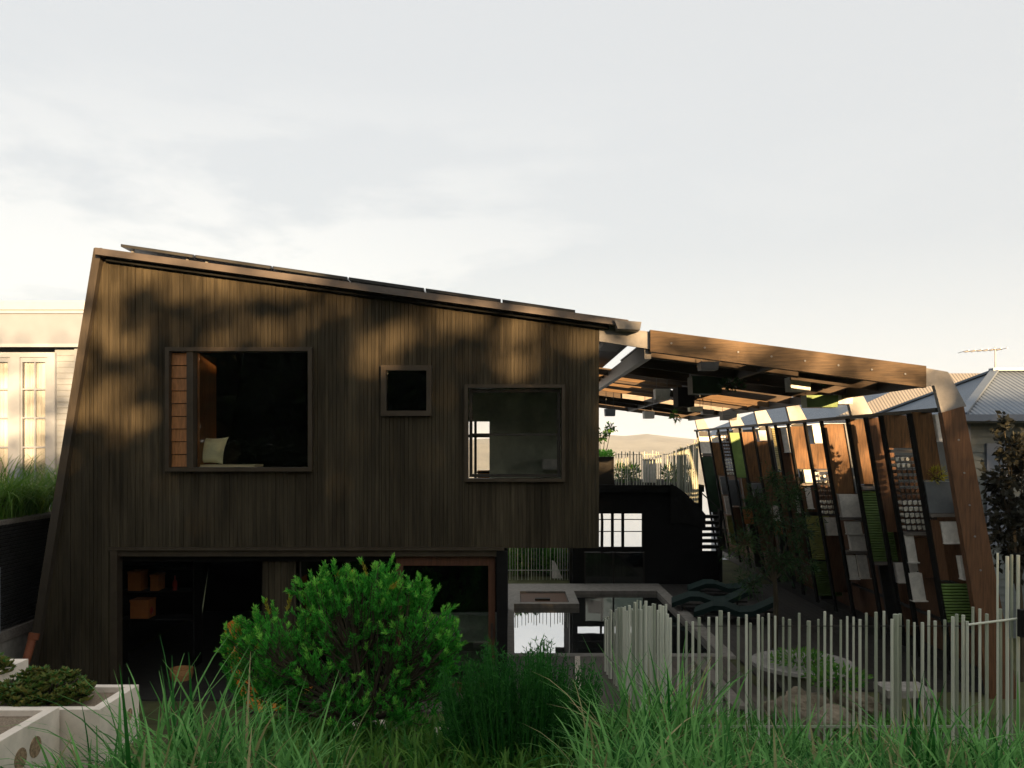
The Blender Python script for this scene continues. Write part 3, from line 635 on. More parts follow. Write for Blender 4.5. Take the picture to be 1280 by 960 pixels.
COLS = [
 ((1140, 1172), [('B', 0, .62, 515, 600), ('W', .68, 1, 518, 551), ('G', .0, 1, 602, 641), ('S', 0, 1.1, 642, 646), ('W', .3, .9, 652, 678), ('N', 0, .28, 650, 725), ('W', .7, 1.0, 695, 723), ('C', .0, 1, 730, 778)]),
 ((1104, 1141), [('B', 0, .62, 519, 560), ('W', .68, 1, 521, 557), ('S', 0, 1, 562, 566), ('X', .1, .95, 570, 664), ('S', 0, 1, 665, 669), ('W', 0, .25, 668, 702), ('N', .28, 1, 672, 722), ('W', -.05, .3, 716, 750)]),
 ((1085, 1105), [('N', 0, 1, 522, 665), ('W', .55, 1, 524, 545), ('W', .1, .6, 704, 727), ('W', .7, 1.2, 704, 720)]),
 ((1062, 1087), [('B', 0, .85, 524, 605), ('W', .86, 1, 537, 606), ('S', 0, 1, 608, 612), ('C', 0, 1, 614, 702), ('S', 0, 1, 703, 706)]),
 ((1029, 1054), [('B', 0, .78, 530, 617), ('G', .8, 1, 530, 617), ('W', .1, 1, 618, 645), ('S', 0, 1.1, 647, 650), ('W', .2, .8, 652, 667), ('W', .25, .85, 669, 687), ('S', 0, 1, 689, 692), ('W', 0, .35, 694, 723), ('W', .45, .8, 694, 722)]),
 ((1008, 1026), [('W', .25, .95, 531, 553), ('B', 0, .85, 555, 586), ('S', 0, 1, 587, 590), ('X', .1, .9, 592, 644), ('W', .1, .8, 647, 668), ('N', 0, 1, 670, 740)]),
 ((987, 1006), [('B', 0, .85, 533, 586), ('W', .3, 1.1, 587, 602), ('S', 0, 1, 604, 607), ('N', 0, 1, 609, 640), ('W', .2, .5, 609, 635), ('O', 0, 1.3, 645, 700), ('C', 0, 1.3, 702, 745)]),
 ((971, 986), [('N', 0, .9, 535, 600), ('W', .2, .7, 535, 565), ('N', 0, 1, 602, 640), ('W', .4, .8, 610, 640), ('N', 0, 1, 642, 700)]),
 ((960, 970), [('Y', .3, .9, 535, 588), ('N', 0, 1, 590, 690)]),
 ((943, 957), [('W', .2, .8, 538, 550), ('B', 0, .9, 552, 600), ('N', 0, 1, 602, 630), ('W', .2, .7, 632, 650), ('R', 0, 1, 652, 668)]),
 ((926, 942), [('B', 0, .9, 540, 602), ('G', .1, .9, 604, 622), ('N', 0, 1, 624, 690)]),
 ((911, 925), [('E', 0, 1, 541, 597), ('B', .3, .6, 598, 624), ('R', 0, 1, 636, 655)]),
 ((899, 910), [('X', 0, 1, 544, 594), ('G', 0, 1, 600, 632), ('N', 0, 1, 634, 680)]),
 ((887, 898), [('W', .1, .8, 545, 552), ('B', 0, 1, 553, 594), ('G', .2, 1, 596, 618), ('W', .3, 1, 620, 642), ('O', .2, 1, 645, 680)]),
 ((872, 885), [('W', 0, 1, 546, 566), ('S', 0, 1, 568, 570), ('D', 0, 1, 571, 640), ('W', .5, 1, 645, 660)]),
]
KM = {'B': ('fin_board', 'fin_timber'), 'N': ('fin_board', 'brown_timber'), 'W': ('white_block', 'white_block'), 'G': ('grey_panel', 'slate_box'), 'S': ('shelf', 'grey_timber'), 'C': ('green_sheet', 'green_corrugated'),
      'O': ('olive_sheet', 'olive_corrugated'), 'E': ('green_sheet', 'green_panel'), 'Y': ('yellow_sheet', 'yellow_corrugated'), 'D': ('dark_panel', 'dark_green_panel'), 'R': ('fin_board', 'orange_box')}
for (pa, pb), items in COLS:
    Y = XT * FX / ((pa + pb) / 2 - CX + 0); xt0 = PX(pa, Y); w_ = (PX(pb, Y) - xt0) * 1.24
    # dark stud beside each column
    slab(xt0 - .05, xt0 - .005, 0.25, ZT - .01, Y - .02, Y + .12).build('stud', M['backing'], wl)
    for (k_, a, b, y0, y1) in items:
        z1, z0 = PZ(y0, Y), PZ(y1, Y); xa2, xb2 = xt0 + a * w_, xt0 + b * w_; nm, mt = KM.get(k_, ('', ''))
        if z0 < .26: z0 = .26
        if k_ == 'X':
            mb = MB(); nz_ = max(3, int((z1 - z0) / .11)); nxx = max(3, int((xb2 - xa2) / .09))
            for i in range(nxx + 1):
                xx = xa2 + (xb2 - xa2) * i / nxx; mb.bar((wx(xx, z0), Y - .03, z0), (wx(xx, z1), Y - .03, z1), .012, .012)
            for j in range(nz_ + 1):
                zz = z0 + (z1 - z0) * j / nz_; mb.bar((wx(xa2, zz), Y - .03, zz), (wx(xb2, zz), Y - .03, zz), .012, .012)
            cg = mb.build('wire_cage', M['wire'], wl)
            mb = MB(); mb2 = MB()
            for i in range(nxx):
                for j in range(nz_):
                    xx = xa2 + (xb2 - xa2) * (i + .5) / nxx; zz = z0 + (z1 - z0) * (j + .5) / nz_; fr = (j + .5) / nz_
                    tgt = mb if (fr < .38 or fr > .8 and i < nxx / 2) else mb2
                    tgt.tube([(wx(xx, zz), Y - .015, zz), (wx(xx, zz), Y + .2, zz)], .036, 7)
            mb.build('bottle_stack', M['bottle_white'], wl); mb2.build('brick_stack', M['brown_timber'], wl)
            continue
        th = {'W': .12, 'S': .3, 'G': .14}.get(k_, .05); pr = {'W': .03, 'S': .06, 'G': .04}.get(k_, 0) + R.uniform(0, .012)
        o = slab(xa2, xb2, z0, z1, Y - pr, Y - pr + th)
        if k_ == 'W' and z1 - z0 > .2:   # a nesting-box lip under the block
            o.hexa([(wx(xa2 - .015, z0), Y - pr - .05, z0 - .02), (wx(xb2 + .015, z0), Y - pr - .05, z0 - .02), (wx(xb2 + .015, z0), Y - pr + th, z0 - .02), (wx(xa2 - .015, z0), Y - pr + th, z0 - .02), (wx(xa2 - .015, z0), Y - pr - .05, z0 - .002), (wx(xb2 + .015, z0), Y - pr - .05, z0 - .002), (wx(xb2 + .015, z0), Y - pr + th, z0 - .002), (wx(xa2 - .015, z0), Y - pr + th, z0 - .002)])
        o.build(nm, M[mt], wl)
for d in (1.256, 1.536, 1.738, 1.95, 2.3):
    y_ = FY * d; slab(XT + .02, XT + .34, 0.25, ZT, y_ + .02, y_ + .1).build('portal_leg', M['dark_steel'], wl)
for z_ in (.9, 1.7, 2.5):
    y_ = FY + .3; MB().bar((wx(XT + .3, z_), FY + .1, z_), (wx(XT + .3, z_), 33, z_), .05, .05).build('wall_rail', M['dark_steel'], wl)
Yc = XT * FX / (1156 - CX); tuft('wall_plant', (wx(PX(1157, Yc), PZ(602, Yc)), Yc - .02, PZ(603, Yc)), (.13, .08, .13), 160, 'leaf_yellow', 'yellow green plant growing from the grey box set in the leaning wall', ln=.11, wd=.02)

# ------------------------------------------------------------------ rear pavilion with roof deck
pv = thing('dark_pavilion', (4, 26, 0), 'black two storey timber pavilion with a roof deck beyond the pool', 'building')
PY0, PY1 = 25.6, 30.0; X0p, X1p = PX(716, PY0), PX(878, PY0); ZD = PZ(606, PY0)
hx0, hx1, hz0, hz1 = PX(722, PY0), PX(803, PY0), PZ(684, PY0), PZ(642, PY0)
mb = MB(); slab_with_holes(X0p, X1p, 1.0, lambda q: ZD - .2, [(hx0, hx1, hz0, hz1)], PY0, PY0 + .15, mb)
mb.box(X0p, PX(730, PY0), PY0, PY0 + .15, 0, 1.0); mb.box(PX(806, PY0), X1p, PY0, PY0 + .15, 0, 1.0); mb.box(X0p, X0p + .15, PY0 + .15, PY1, 0, ZD - .2); mb.box(X1p - .15, X1p, PY0 + .15, PY1, 0, ZD - .2)
slab_with_holes(X0p + .15, X1p - .15, 0, lambda q: ZD - .2, [(PX(700, PY1), PX(812, PY1), .55, 2.3)], PY1 - .15, PY1, mb)
mb.build('wall', M['backing'], pv)
box(X0p - .3, X1p, PY0 - .25, PY1 + .1, ZD - .2, ZD).build('roof_slab', M['backing'], pv)
mb = MB()
for px in (764, 777): mb.box(PX(px, PY0), PX(px + 3.5, PY0), PY0 + .02, PY0 + .1, hz0, hz1)
mb.box(hx0, hx1, PY0 + .03, PY0 + .08, PZ(650, PY0), PZ(649, PY0)); mb.box(hx0, hx1, PY0 + .03, PY0 + .08, PZ(665, PY0), PZ(664, PY0))
wf = mb.build('window_frame', M['black'], pv)
box(PX(730, PY0), PX(806, PY0), PY0 + .05, PY0 + .06, 0.05, .98).build('pane', M['glass_dark'], pv)
for px in (730, 766, 804): box(PX(px, PY0), PX(px + 2, PY0), PY0 + .02, PY0 + .1, 0.02, .98).build('door_frame', M['dark_trim'], pv)
# curving stair apron at the right corner of the roof deck
mb = MB(); n_ = 14; vs = []
for i in range(n_ + 1):
    u = i / n_; px = 838 + u * 44; py = 605 + 38 * (u ** 1.4); Y_ = PY0 - .3 - .9 * math.sin(u * math.pi * .5)
    p_ = P(px, py, Y_); vs += [(p_.x, p_.y, p_.z), (p_.x, p_.y, p_.z - 1.2 + .75 * u), (p_.x, p_.y + .05, p_.z), (p_.x, p_.y + .05, p_.z - 1.2 + .75 * u)]
for i in range(n_):
    a = i * 4; mb.f += [(a, a + 4, a + 5, a + 1), (a + 2, a + 3, a + 7, a + 6), (a, a + 2, a + 6, a + 4), (a + 1, a + 5, a + 7, a + 3)]
mb.v = vs; mb.build('stair_apron', M['backing'], pv)
st = thing('open_stair', (6, 25, 0), 'dark stair with open risers at the right end of the pavilion', 'stair')
mb = MB()
for i in range(6):
    z_ = PZ(686 - i * 7.6, 26.2); mb.box(5.65, 6.35, 26.2 , 26.5, z_, z_ + .09)
mb.build('tread', M['black'], st)
MB().bar((5.6, 26.35, 0), (5.6, 26.35, 2.5), .08, .3).build('stringer', M['black'], st); MB().bar((6.42, 26.35, 0), (6.42, 26.35, 2.2), .08, .3).build('stringer', M['black'], st)
MB().tube([(6.42, 26.3, 2.2), (5.6, 26.0, 2.9), (5.35, 25.8, 3.9)], .02, 6).build('handrail', M['dark_steel'], st)
box(5.6, 6.45, 26.55, 26.6, 0, PZ(690, 26.3)).build('lower_panel', M['black'], st)
# chairs inside, seen dimly
def dim_chair(x, y, rz, label):
    t = thing('dining_chair', (x, y, .02), label, 'chair', 'chairs inside the pavilion')
    c, s_ = math.cos(rz), math.sin(rz); rot = lambda a, b: (x + a * c - b * s_, y + a * s_ + b * c)
    def bx(a0, a1, b0, b1, z0, z1):
        m_ = MB(); m_.hexa([(*rot(a0, b0), z0), (*rot(a1, b0), z0), (*rot(a1, b1), z0), (*rot(a0, b1), z0), (*rot(a0, b0), z1), (*rot(a1, b0), z1), (*rot(a1, b1), z1), (*rot(a0, b1), z1)]); return m_
    bx(-.22, .22, -.22, .22, .43, .47).build('seat', M['stone_grey'], t); bx(-.2, .2, .19, .23, .5, .9).build('backrest', M['stone_grey'], t)
    for a in (-.19, .16):
        for b in (-.19, .16): bx(a, a + .03, b, b + .03, .02, .43).build('leg', M['stone_grey'], t)
dim_chair(PX(745, 26.6), 26.6, 2.8, 'pale upright chair behind the dark glass of the pavilion')
dim_chair(PX(735, 27.4), 27.5, .3, 'grey chair deeper inside the pavilion, left of the pale one')
# roof deck planter and things
t = thing('deck_planter', (PX(757, PY0), PY0 + .4, ZD), 'dark planter with clipped bright green hedge at the house end of the roof deck', 'planter')
box(PX(742, PY0), PX(768, PY0), PY0 + .1, PY0 + .7, ZD, PZ(571, PY0)).build('trough', M['dark_trim'], t)
mb = MB(); n_ = 500; C = NR.uniform(0, 1, (n_, 3)) * np.array((.62, .6, .2)) + np.array((PX(742, PY0), PY0 + .1, PZ(571, PY0) - .02)); mb.leaves(C, NR.normal(0, 1, (n_, 3)) + (0, 0, .6), NR.normal(0, 1, (n_, 3)), .08, .04); mb.build('foliage', M['leaf_bush_tip'], t)
for (px, py, rr, lab) in ((776, 588, .3, 'low green bush left of the white box on the roof deck'), (790, 590, .25, 'small green bush right of the grey post on the roof deck'), (838, 588, .35, 'deep green bush at the right of the roof deck rods'), (852, 590, .35, 'deep green bush at the end of the roof deck by the stair')):
    tuft('deck_bush', (PX(px, 27), 27, ZD), (rr, .3, .3), 260, 'leaf_garden', lab, 'bush', ln=.14, wd=.05, group='bushes on the roof deck')
t = thing('deck_box', (PX(815, 27), 27.5, ZD), 'pale grey rounded box among the bushes on the roof deck', 'box')
box(PX(807, 27), PX(822, 27), 27.2, 27.6, ZD, PZ(575, 27)).build('case', M['white_block'], t); box(PX(806, 27), PX(823, 27), 27.18, 27.62, PZ(575, 27), PZ(574, 27)).build('lid', M['white_block'], t)

# ------------------------------------------------------------------ rod fences
rodmesh = {}
def rod(parent, x, y, z0, z1, r, mat):
    key = (mat, round(r, 3))
    if key not in rodmesh:
        mb = MB(); mb.tube([(0, 0, 0), (0, 0, 1)], 1, 7); o = mb.build('post', M[mat]); rodmesh[key] = o.data; o.data.name = 'post'
    else:
        o = bpy.data.objects.new('post', rodmesh[key]); COL.objects.link(o)
    o.scale = (r, r, z1 - z0); o.location = (x - parent.location.x, y - parent.location.y, z0 - parent.location.z); o.parent = parent
    return o
fyn = 10.7
f1 = thing('rod_fence', (4, fyn, gz(fyn)), 'long fence of slim grey green upright rods standing behind the long grass', 'fence')
px = 838; i = 0
while px < 1212:
    y_ = fyn + R.uniform(-.12, .12); r_ = R.choice((.015, .017, .019, .021)); top = PZ(R.uniform(764, 778), fyn)
    if i in (7, 19): r_ = .027
    if i == 31: r_ = .038
    rod(f1, PX(px, y_), y_, gz(y_) - .15, top, r_, R.choice(('rod_light', 'rod_light', 'rod_green'))); px += R.choice((5, 8, 10, 12, 12, 8)); i += 1
MB().bar((PX(838, fyn), fyn + .02, gz(fyn) + .2), (PX(1215, fyn), fyn + .02, gz(fyn) + .2), .02, .03).build('rail', M['rod_green'], f1)
mb = MB(); mb.bar((PX(838, fyn), fyn + .02, PZ(783, fyn)), (PX(1215, fyn), fyn + .02, PZ(783, fyn)), .008, .008); mb.build('wire', M['wire'], f1)
f2 = thing('rod_fence', (1.9, 13, .2), 'crowded row of pale rods turning back from the grass toward the pool edge', 'fence')
for i in range(44):
    u = i / 43; px = 757 + u * 76; Y_ = 15.6 - u * 4.6; y_ = Y_ + R.uniform(-.15, .15)
    top = PZ(768 - 12 * math.sin(u * 2.6) + R.uniform(-5, 7), Y_)
    rod(f2, PX(px + R.uniform(-1.5, 1.5), y_), y_, gz(y_) - .1, top, R.choice((.013, .016, .02, .024)), R.choice(('rod_light', 'rod_light', 'rod_green')))
MB().tube([(PX(757, 15.6), 15.6, .35), (PX(833, 11), 11, gz(11) + .4)], .012, 6).build('rail', M['rod_green'], f2)
f3 = thing('rod_gate', (6, 9.6, gz(9.6)), 'taller gate of grey rods with a dark latch box beside the fence', 'gate')
for px in (1216, 1224, 1232, 1244, 1252, 1258, 1266, 1274, 1282, 1290, 1297, 1306, 1316, 1326):
    hi = px > 1240 and px not in (1252,); top = PZ(R.uniform(690, 704) if hi else R.uniform(758, 772), 9.9)
    rod(f3, PX(px, 9.9), 9.9 + R.uniform(-.05, .05), gz(9.9) - .1, top, R.choice((.012, .016, .02)), R.choice(('rod_light', 'rod_green')))
MB().tube([(PX(1210, 9.85), 9.85, PZ(781, 9.85)), (PX(1330, 9.85), 9.85, PZ(766, 9.85))], .014, 7).build('rail', M['rod_light'], f3)
MB().box(PX(1274, 9.8), PX(1290, 9.8), 9.76, 9.84, PZ(796, 9.8), PZ(762, 9.8)).build('latch', M['black'], f3)
f4 = thing('roof_balustrade', (4.5, PY0, ZD), 'pale rod balustrade around the roof deck of the pavilion', 'fence')
px = 770; i = 0
while px < 872:
    u = (px - 770) / 102; y_ = PY0 - .1 - (.6 * max(0, u - .6) / .4)
    rod(f4, PX(px, y_), y_, ZD - (.0 if u < .7 else .5), PZ(R.uniform(563, 569) - (16 * max(0, u - .7) / .3), y_), R.choice((.012, .016, .02)) * (1 + (u > .7) * .7), R.choice(('rod_light', 'rod_light', 'rod_green'))); px += R.uniform(2.6, 4.6) if u < .72 else R.uniform(1.6, 3)
MB().bar((PX(768, PY0), PY0 - .12, PZ(568, PY0)), (PX(835, PY0), PY0 - .12, PZ(568, PY0)), .012, .012).build('rail', M['rod_green'], f4)
f5 = thing('garden_fence', (.8, 26.6, 0), 'thin rod fence behind the spa with green garden plants showing through', 'fence')
px = 634
while px < 712:
    y_ = 26.6; rod(f5, PX(px, y_), y_, 0, R.uniform(1.2, 1.4), R.choice((.009, .012)), R.choice(('rod_light', 'rod_green'))); px += R.uniform(3, 5.5)
MB().bar((PX(630, 26.6), 26.62, .3), (PX(712, 26.6), 26.62, .3), .015, .02).build('rail', M['rod_light'], f5)
box(PX(712, 26), PX(716, 26), 25.9, 26.3, 0, 2.8).build('end_post', M['dark_trim'], f5)
for (px, Y_, rr, h_, mt, lab) in ((648, 27.6, .6, .6, 'leaf_garden', 'bright green bush at the left of the garden behind the spa'), (672, 27.9, .6, .6, 'leaf_dark', 'dark green bush in the middle of the garden behind the spa'), (694, 27.5, .45, .5, 'leaf_garden', 'light green bush next to the orange one behind the spa'), (707, 28.0, .3, .55, 'leaf_yellow', 'orange yellow bush by the dark post behind the spa')):
    tuft('garden_bush', (PX(px, Y_), Y_, 0), (rr, .5, h_), 1100, mt, lab, 'bush', ln=.16, wd=.06, group='bushes in the garden behind the spa')
mb = MB(); n_ = 5200; C = NR.uniform(0, 1, (n_, 3)) * np.array((3.2, .7, 1.15)) + np.array((-.9, 28.5, 0)); mb.leaves(C, NR.normal(0, 1, (n_, 3)) + (0, 0, .4), NR.normal(0, 1, (n_, 3)), .17, .07)
hd = thing('garden_hedge', (.7, 28.8, 0), 'dense green hedge closing the garden behind the spa', 'hedge'); mb.build('foliage', M['leaf_bush'], hd); box(-.8, 2.2, 28.75, 28.95, 0, 1.0).build('stem', M['bark'], hd)
t = thing('garden_stone', (PX(695, 26.8), 27.0, 0), 'pale pointed stone slab leaning in the garden behind the spa', 'stone')
MB().hexa([(PX(690, 27), 26.9, 0), (PX(703, 27), 26.9, 0), (PX(703, 27), 27.1, 0), (PX(690, 27), 27.1, 0), (PX(690, 27), 27, .55), (PX(694, 27), 27, .5), (PX(694, 27), 27.1, .5), (PX(690, 27), 27.1, .55)]).build('slab', M['white_block'], t)

# loungers on the dark deck
def lounger(x, y, rz, label):
    t = thing('sun_lounger', (x, y, .03), label, 'sun lounger', 'sun loungers on the dark deck')
    c, s_ = math.cos(rz), math.sin(rz); T = lambda a, b, z: (x + a * c - b * s_, y + a * s_ + b * c, z)
    prof = [(-.95, .42), (-.6, .30), (-.2, .30), (.1, .42), (.35, .46), (.6, .36), (.95, .26)]
    prof = [(-.95, .62), (-.7, .48), (-.4, .33), (-.1, .30), (.25, .42), (.5, .42), (.95, .24)]
    mb = MB(); vs = []
    for (a, z) in prof: vs += [T(a, -.4, z), T(a, .4, z), T(a, -.4, z - .12), T(a, .4, z - .12)]
    fs = []
    for i in range(len(prof) - 1):
        k = i * 4; fs += [(k, k + 4, k + 5, k + 1), (k + 2, k + 3, k + 7, k + 6), (k, k + 2, k + 6, k + 4), (k + 1, k + 5, k + 7, k + 3)]
    k = (len(prof) - 1) * 4; fs += [(0, 1, 3, 2), (k, k + 2, k + 3, k + 1)]
    mb.add(vs, fs); mb.build('mattress', M['lounge_fabric'], t, smooth=False)
    mb = MB(); mb.bar(T(-.95, -.32, .2), T(.95, -.32, .2), .04, .05); mb.bar(T(-.95, .32, .2), T(.95, .32, .2), .04, .05); mb.build('frame', M['dark_steel'], t)
    for a in (-.7, .7):
        for b in (-.32, .32): MB().bar(T(a, b, .03), T(a, b, .2), .04, .04).build('leg', M['dark_steel'], t)
lounger(PX(885, 21.8), 21.6, math.radians(170), 'dark green wavy sun lounger nearest the pool on the dark deck')
lounger(PX(915, 20.6), 20.3, math.radians(165), 'dark green sun lounger closest to the rod fence on the dark deck')
lounger(PX(905, 23.5), 23.6, math.radians(172), 'dark green sun lounger farthest back by the pavilion')

# ------------------------------------------------------------------ neighbours
nl = thing('cream_house', (-12, 20, 0), 'cream weatherboard house with a deep cornice and white french windows left of the dark house', 'house')
NY = 20.0; z_ = lambda py: PZ(py, NY); x_ = lambda px: PX(px, NY)
XE = x_(112)
box(-26, XE, NY + .0, NY + 9, z_(431), z_(388)).build('cornice', M['cream_paint'], nl)
mb = MB(); mb.box(-26, XE + .08, NY - .1, NY + 9.1, z_(388) + .003, z_(377)); mb.box(-26, XE + .03, NY - .05, NY + 9.03, z_(392), z_(388)); mb.box(-26, XE + .04, NY - .06, NY - .002, z_(434), z_(430)); mb.build('moulding', M['white_paint'], nl)
mb = MB(); zz = 2.2
while zz < z_(433):
    for (a, b) in ((-26, x_(-60)), (x_(63), x_(112))): mb.hexa([(a, NY + .18, zz), (b, NY + .18, zz), (b, NY + .4, zz), (a, NY + .4, zz), (a, NY + .2, zz + .135), (b, NY + .2, zz + .135), (b, NY + .4, zz + .135), (a, NY + .4, zz + .135)])
    zz += .137
mb.build('siding', M['siding_grey'], nl)
mb = MB(); mb.box(-26, XE - .1, NY + .41, NY + 9, 0, z_(433)); mb.build('wall', M['siding_grey'], nl)
box(x_(90), x_(95), NY + .1, NY + .17, 2.2, z_(434)).build('downpipe', M['siding_grey'], nl)
# french windows
mb = MB(); zt = z_(440); zb = 2.3
mb.box(x_(-62), x_(66), NY + .08, NY + .22, z_(446), zt)
for a, b in ((57, 66), (10, 22), (-40, -28)): mb.box(x_(a), x_(b), NY + .08, NY + .22, zb, z_(446))
wn = mb.build('window', M['white_paint'], nl)
for a, b in ((22, 57), (-28, 10)):
    mb = MB(); y0 = NY + .12; mb.box(x_(a), x_(a + 2), y0, y0 + .06, zb, z_(446)); mb.box(x_(b - 4), x_(b), y0, y0 + .06, zb, z_(446)); mb.box(x_(a + 2), x_(b - 4), y0, y0 + .06, z_(452), z_(446))
    mb.box(x_((a + b) / 2 - 1), x_((a + b) / 2 + 1), y0 + .01, y0 + .05, zb, z_(452))
    for py in (487, 523, 560): mb.box(x_(a + 2), x_(b - 4), y0 + .012, y0 + .048, z_(py), z_(py - 2))
    mb.build('frame', M['white_paint'], wn)
    box(x_(a + 2), x_(b - 4), NY + .15, NY + .155, zb, z_(452)).build('pane', M['glass_clear'], wn)
    mb = MB(); n_ = 26; vs = []
    for i in range(n_ + 1):
        xx = x_(a + 2) + (x_(b - 4) - x_(a + 2)) * i / n_; yy = NY + .22 + .035 * math.sin(i * 1.9); vs += [(xx, yy, zb), (xx, yy, z_(450))]
    mb.add(vs, [(2 * i, 2 * i + 2, 2 * i + 3, 2 * i + 1) for i in range(n_)]); mb.build('curtain', M['curtain'], wn)
# raised bed, lattice screen and retaining wall on the left boundary
BX = -8.42
t = thing('retaining_wall', (BX - .4, 14, .6), 'weathered timber and concrete retaining wall below the black lattice screen', 'wall')
box(BX - 1.6, BX - .1, 11.2, 19.3, 0.2, 2.85).build('core', M['concrete'], t)
box(BX - .09, BX + .08, 11.2, 17.5, .95, 1.12).build('sleeper', M['grey_timber'], t)
box(BX - .09, BX + .06, 11.2, 17.5, .1, .94).build('wall_face', M['concrete'], t)
box(BX - .3, BX + .02, 11.2, 17.5, 2.86, 2.93).build('cap', M['grey_timber'], t)
t = thing('lattice_screen', (BX, 14, 1.1), 'black woven lattice screen on top of the retaining wall beside the dark house', 'screen')
mb = MB()
zz = 1.14
k = 0
while zz < 2.84:
    yy = 11.3 + (.05 if k % 2 else 0)
    while yy < 17.4:
        mb.hexa([(BX - .02, yy, zz), (BX + .015, yy, zz), (BX + .015, yy + .085, zz), (BX - .02, yy + .085, zz), (BX - .0, yy, zz + .05), (BX + .035, yy, zz + .05), (BX + .035, yy + .085, zz + .05), (BX, yy + .085, zz + .05)]); yy += .1
    zz += .062; k += 1
mb.build('weave', M['lattice'], t); box(BX - .07, BX - .03, 11.2, 17.5, 1.125, 2.85).build('backing', M['black'], t)
box(BX + .05, BX + .12, 13.75, 13.85, 1.12, 2.2).build('post', M['siding_grey'], t)
t = thing('clay_pipe', (PX(30, 13.6), 13.6, .1), 'terracotta coloured pipe leaning against the retaining wall', 'pipe')
MB().tube([(PX(24, 13.6), 13.55, .25), (PX(33, 13.6), 13.8, PZ(797, 13.6))], [.06, .065], 14).build('barrel', M['terracotta'], t, smooth=True); MB().tube([(PX(32.6, 13.6), 13.79, PZ(803, 13.6)), (PX(33.6, 13.6), 13.82, PZ(795, 13.6))], [.082, .082], 14).build('collar', M['terracotta'], t)
for (y_, sx_, lab, num, h_) in ((14.6, BX - .35, 'tall arching strap leaf plant above the lattice screen, cut by the photo edge', 300, 1.5), (15.5, BX - .4, 'arching green strap leaf plant above the lattice screen, in front of the white window', 260, 1.35), (16.7, BX - .4, 'darker strap leaf plant above the lattice screen, close to the leaning house edge', 240, 1.45)):
    t = thing('strap_plant', (sx_, y_, 2.85), lab, 'plant', 'strap leaf plants above the lattice screen'); mb = MB()
    for i in range(num): mb.blade((sx_ + R.uniform(-.22, .22), y_ + R.uniform(-.35, .35), 2.85), R.uniform(0, 6.28), R.uniform(.8, 1.2) * h_, R.uniform(.05, .45), .026, R.uniform(1.2, 2.7), 6)
    mb.build('foliage', M['leaf_strap'], t); mb = MB()
    for i in range(4): mb.tube([(sx_ + R.uniform(-.15, .15), y_ + R.uniform(-.2, .2), 2.8), (sx_ + R.uniform(-.2, .2), y_ + R.uniform(-.2, .2), 3.3)], [.02, .008], 5)
    mb.build('stem', M['bark'], t)

nr = thing('grey_house', (14, 18, 0), 'grey green weatherboard house with hipped iron roof behind the leaning wall', 'house')
HY0, HY1, HX0, HX1 = 18.6, 23.2, 10.0, 22.0; EZ = PZ(519, 18.2)
mb = MB(); zz = -.1
while zz < EZ - .05:
    mb.hexa([(HX0, HY0, zz), (HX1, HY0, zz), (HX1, HY0 + .2, zz), (HX0, HY0 + .2, zz), (HX0, HY0 + .025, zz + .17), (HX1, HY0 + .025, zz + .17), (HX1, HY0 + .2, zz + .17), (HX0, HY0 + .2, zz + .17)]); zz += .172
mb.build('siding', M['siding_teal'], nr)
box(HX0, HX1, HY0 + .21, HY1, -.1, EZ - .05).build('wall', M['siding_teal'], nr)
ex0, ey0, ey1 = 9.55, 18.1, 23.6; RZ = PZ(464, 20.85)
mb = MB(); mb.add([(ex0, ey0, EZ), (24, ey0, EZ), (24, 20.85, RZ), (11.8, 20.85, RZ)], [(0, 1, 2, 3)]); mb.add([(24, ey1, EZ), (ex0, ey1, EZ), (11.8, 20.85, RZ), (24, 20.85, RZ)], [(0, 1, 2, 3)])
mb.build('roof', M['roof_iron_x'], nr)
mb = MB(); mb.add([(ex0, ey1, EZ), (ex0, ey0, EZ), (11.8, 20.85, RZ)], [(0, 1, 2)]); mb.build('roof_hip', M['roof_iron_y'], nr)
mb = MB(); mb.bar((ex0, ey0, EZ + .03), (11.8, 20.85, RZ + .03), .18, .05); mb.bar((ex0, ey1, EZ + .03), (11.8, 20.85, RZ + .03), .18, .05); mb.bar((11.7, 20.85, RZ + .04), (24, 20.85, RZ + .04), .22, .06); mb.build('ridge_cap', M['roof_iron'], nr)
mb = MB(); mb.box(ex0 - .12, 24, ey0 - .14, ey0 - .005, EZ - .13, EZ + .01); mb.box(ex0 - .12, ex0 - .005, ey0, ey1, EZ - .13, EZ + .01); mb.build('gutter', M['cream_paint'], nr)
mb = MB(); mb.box(ex0, 24, ey0 + .0, HY0 - .003, EZ - .16, EZ - .04); mb.build('soffit', M['siding_grey'], nr)
box(PX(1206, HY0), PX(1212, HY0), HY0 - .05, HY0 - .003, 1.5, EZ - .17).build('corner_board', M['cream_paint'], nr)
box(PX(1232, HY0), PX(1262, HY0), HY0 - .06, HY0 - .003, 2.0, EZ - .6).build('blind', M['cream_paint'], nr)
mb = MB(); vx = PX(1272, 22); mb.box(vx - .0, vx + 3, 21.2, 24, RZ + .05, RZ + .1); mb.build('upper_roof', M['roof_iron'], nr); box(vx + .2, vx + .3, 21.3, 21.4, RZ - .3, RZ + .05).build('bracket', M['white_paint'], nr)
n2 = thing('sunlit_roof_house', (14, 34, 0), 'house farther back with an iron roof, its front slope coloured as sunlit, seen between pergola and leaning wall', 'house')
RZ2 = PZ(462, 30); E2 = PZ(528, 28)
box(11.0, 24, 29.5, 46, -.1, E2).build('wall', M['cream_paint'], n2)
mb = MB(); mb.add([(10.5, 29, E2), (10.5, 47, E2), (15.5, 47, RZ2), (15.5, 31.5, RZ2)], [(0, 1, 2, 3)]); mb.build('roof', M['roof_iron_y'], n2)
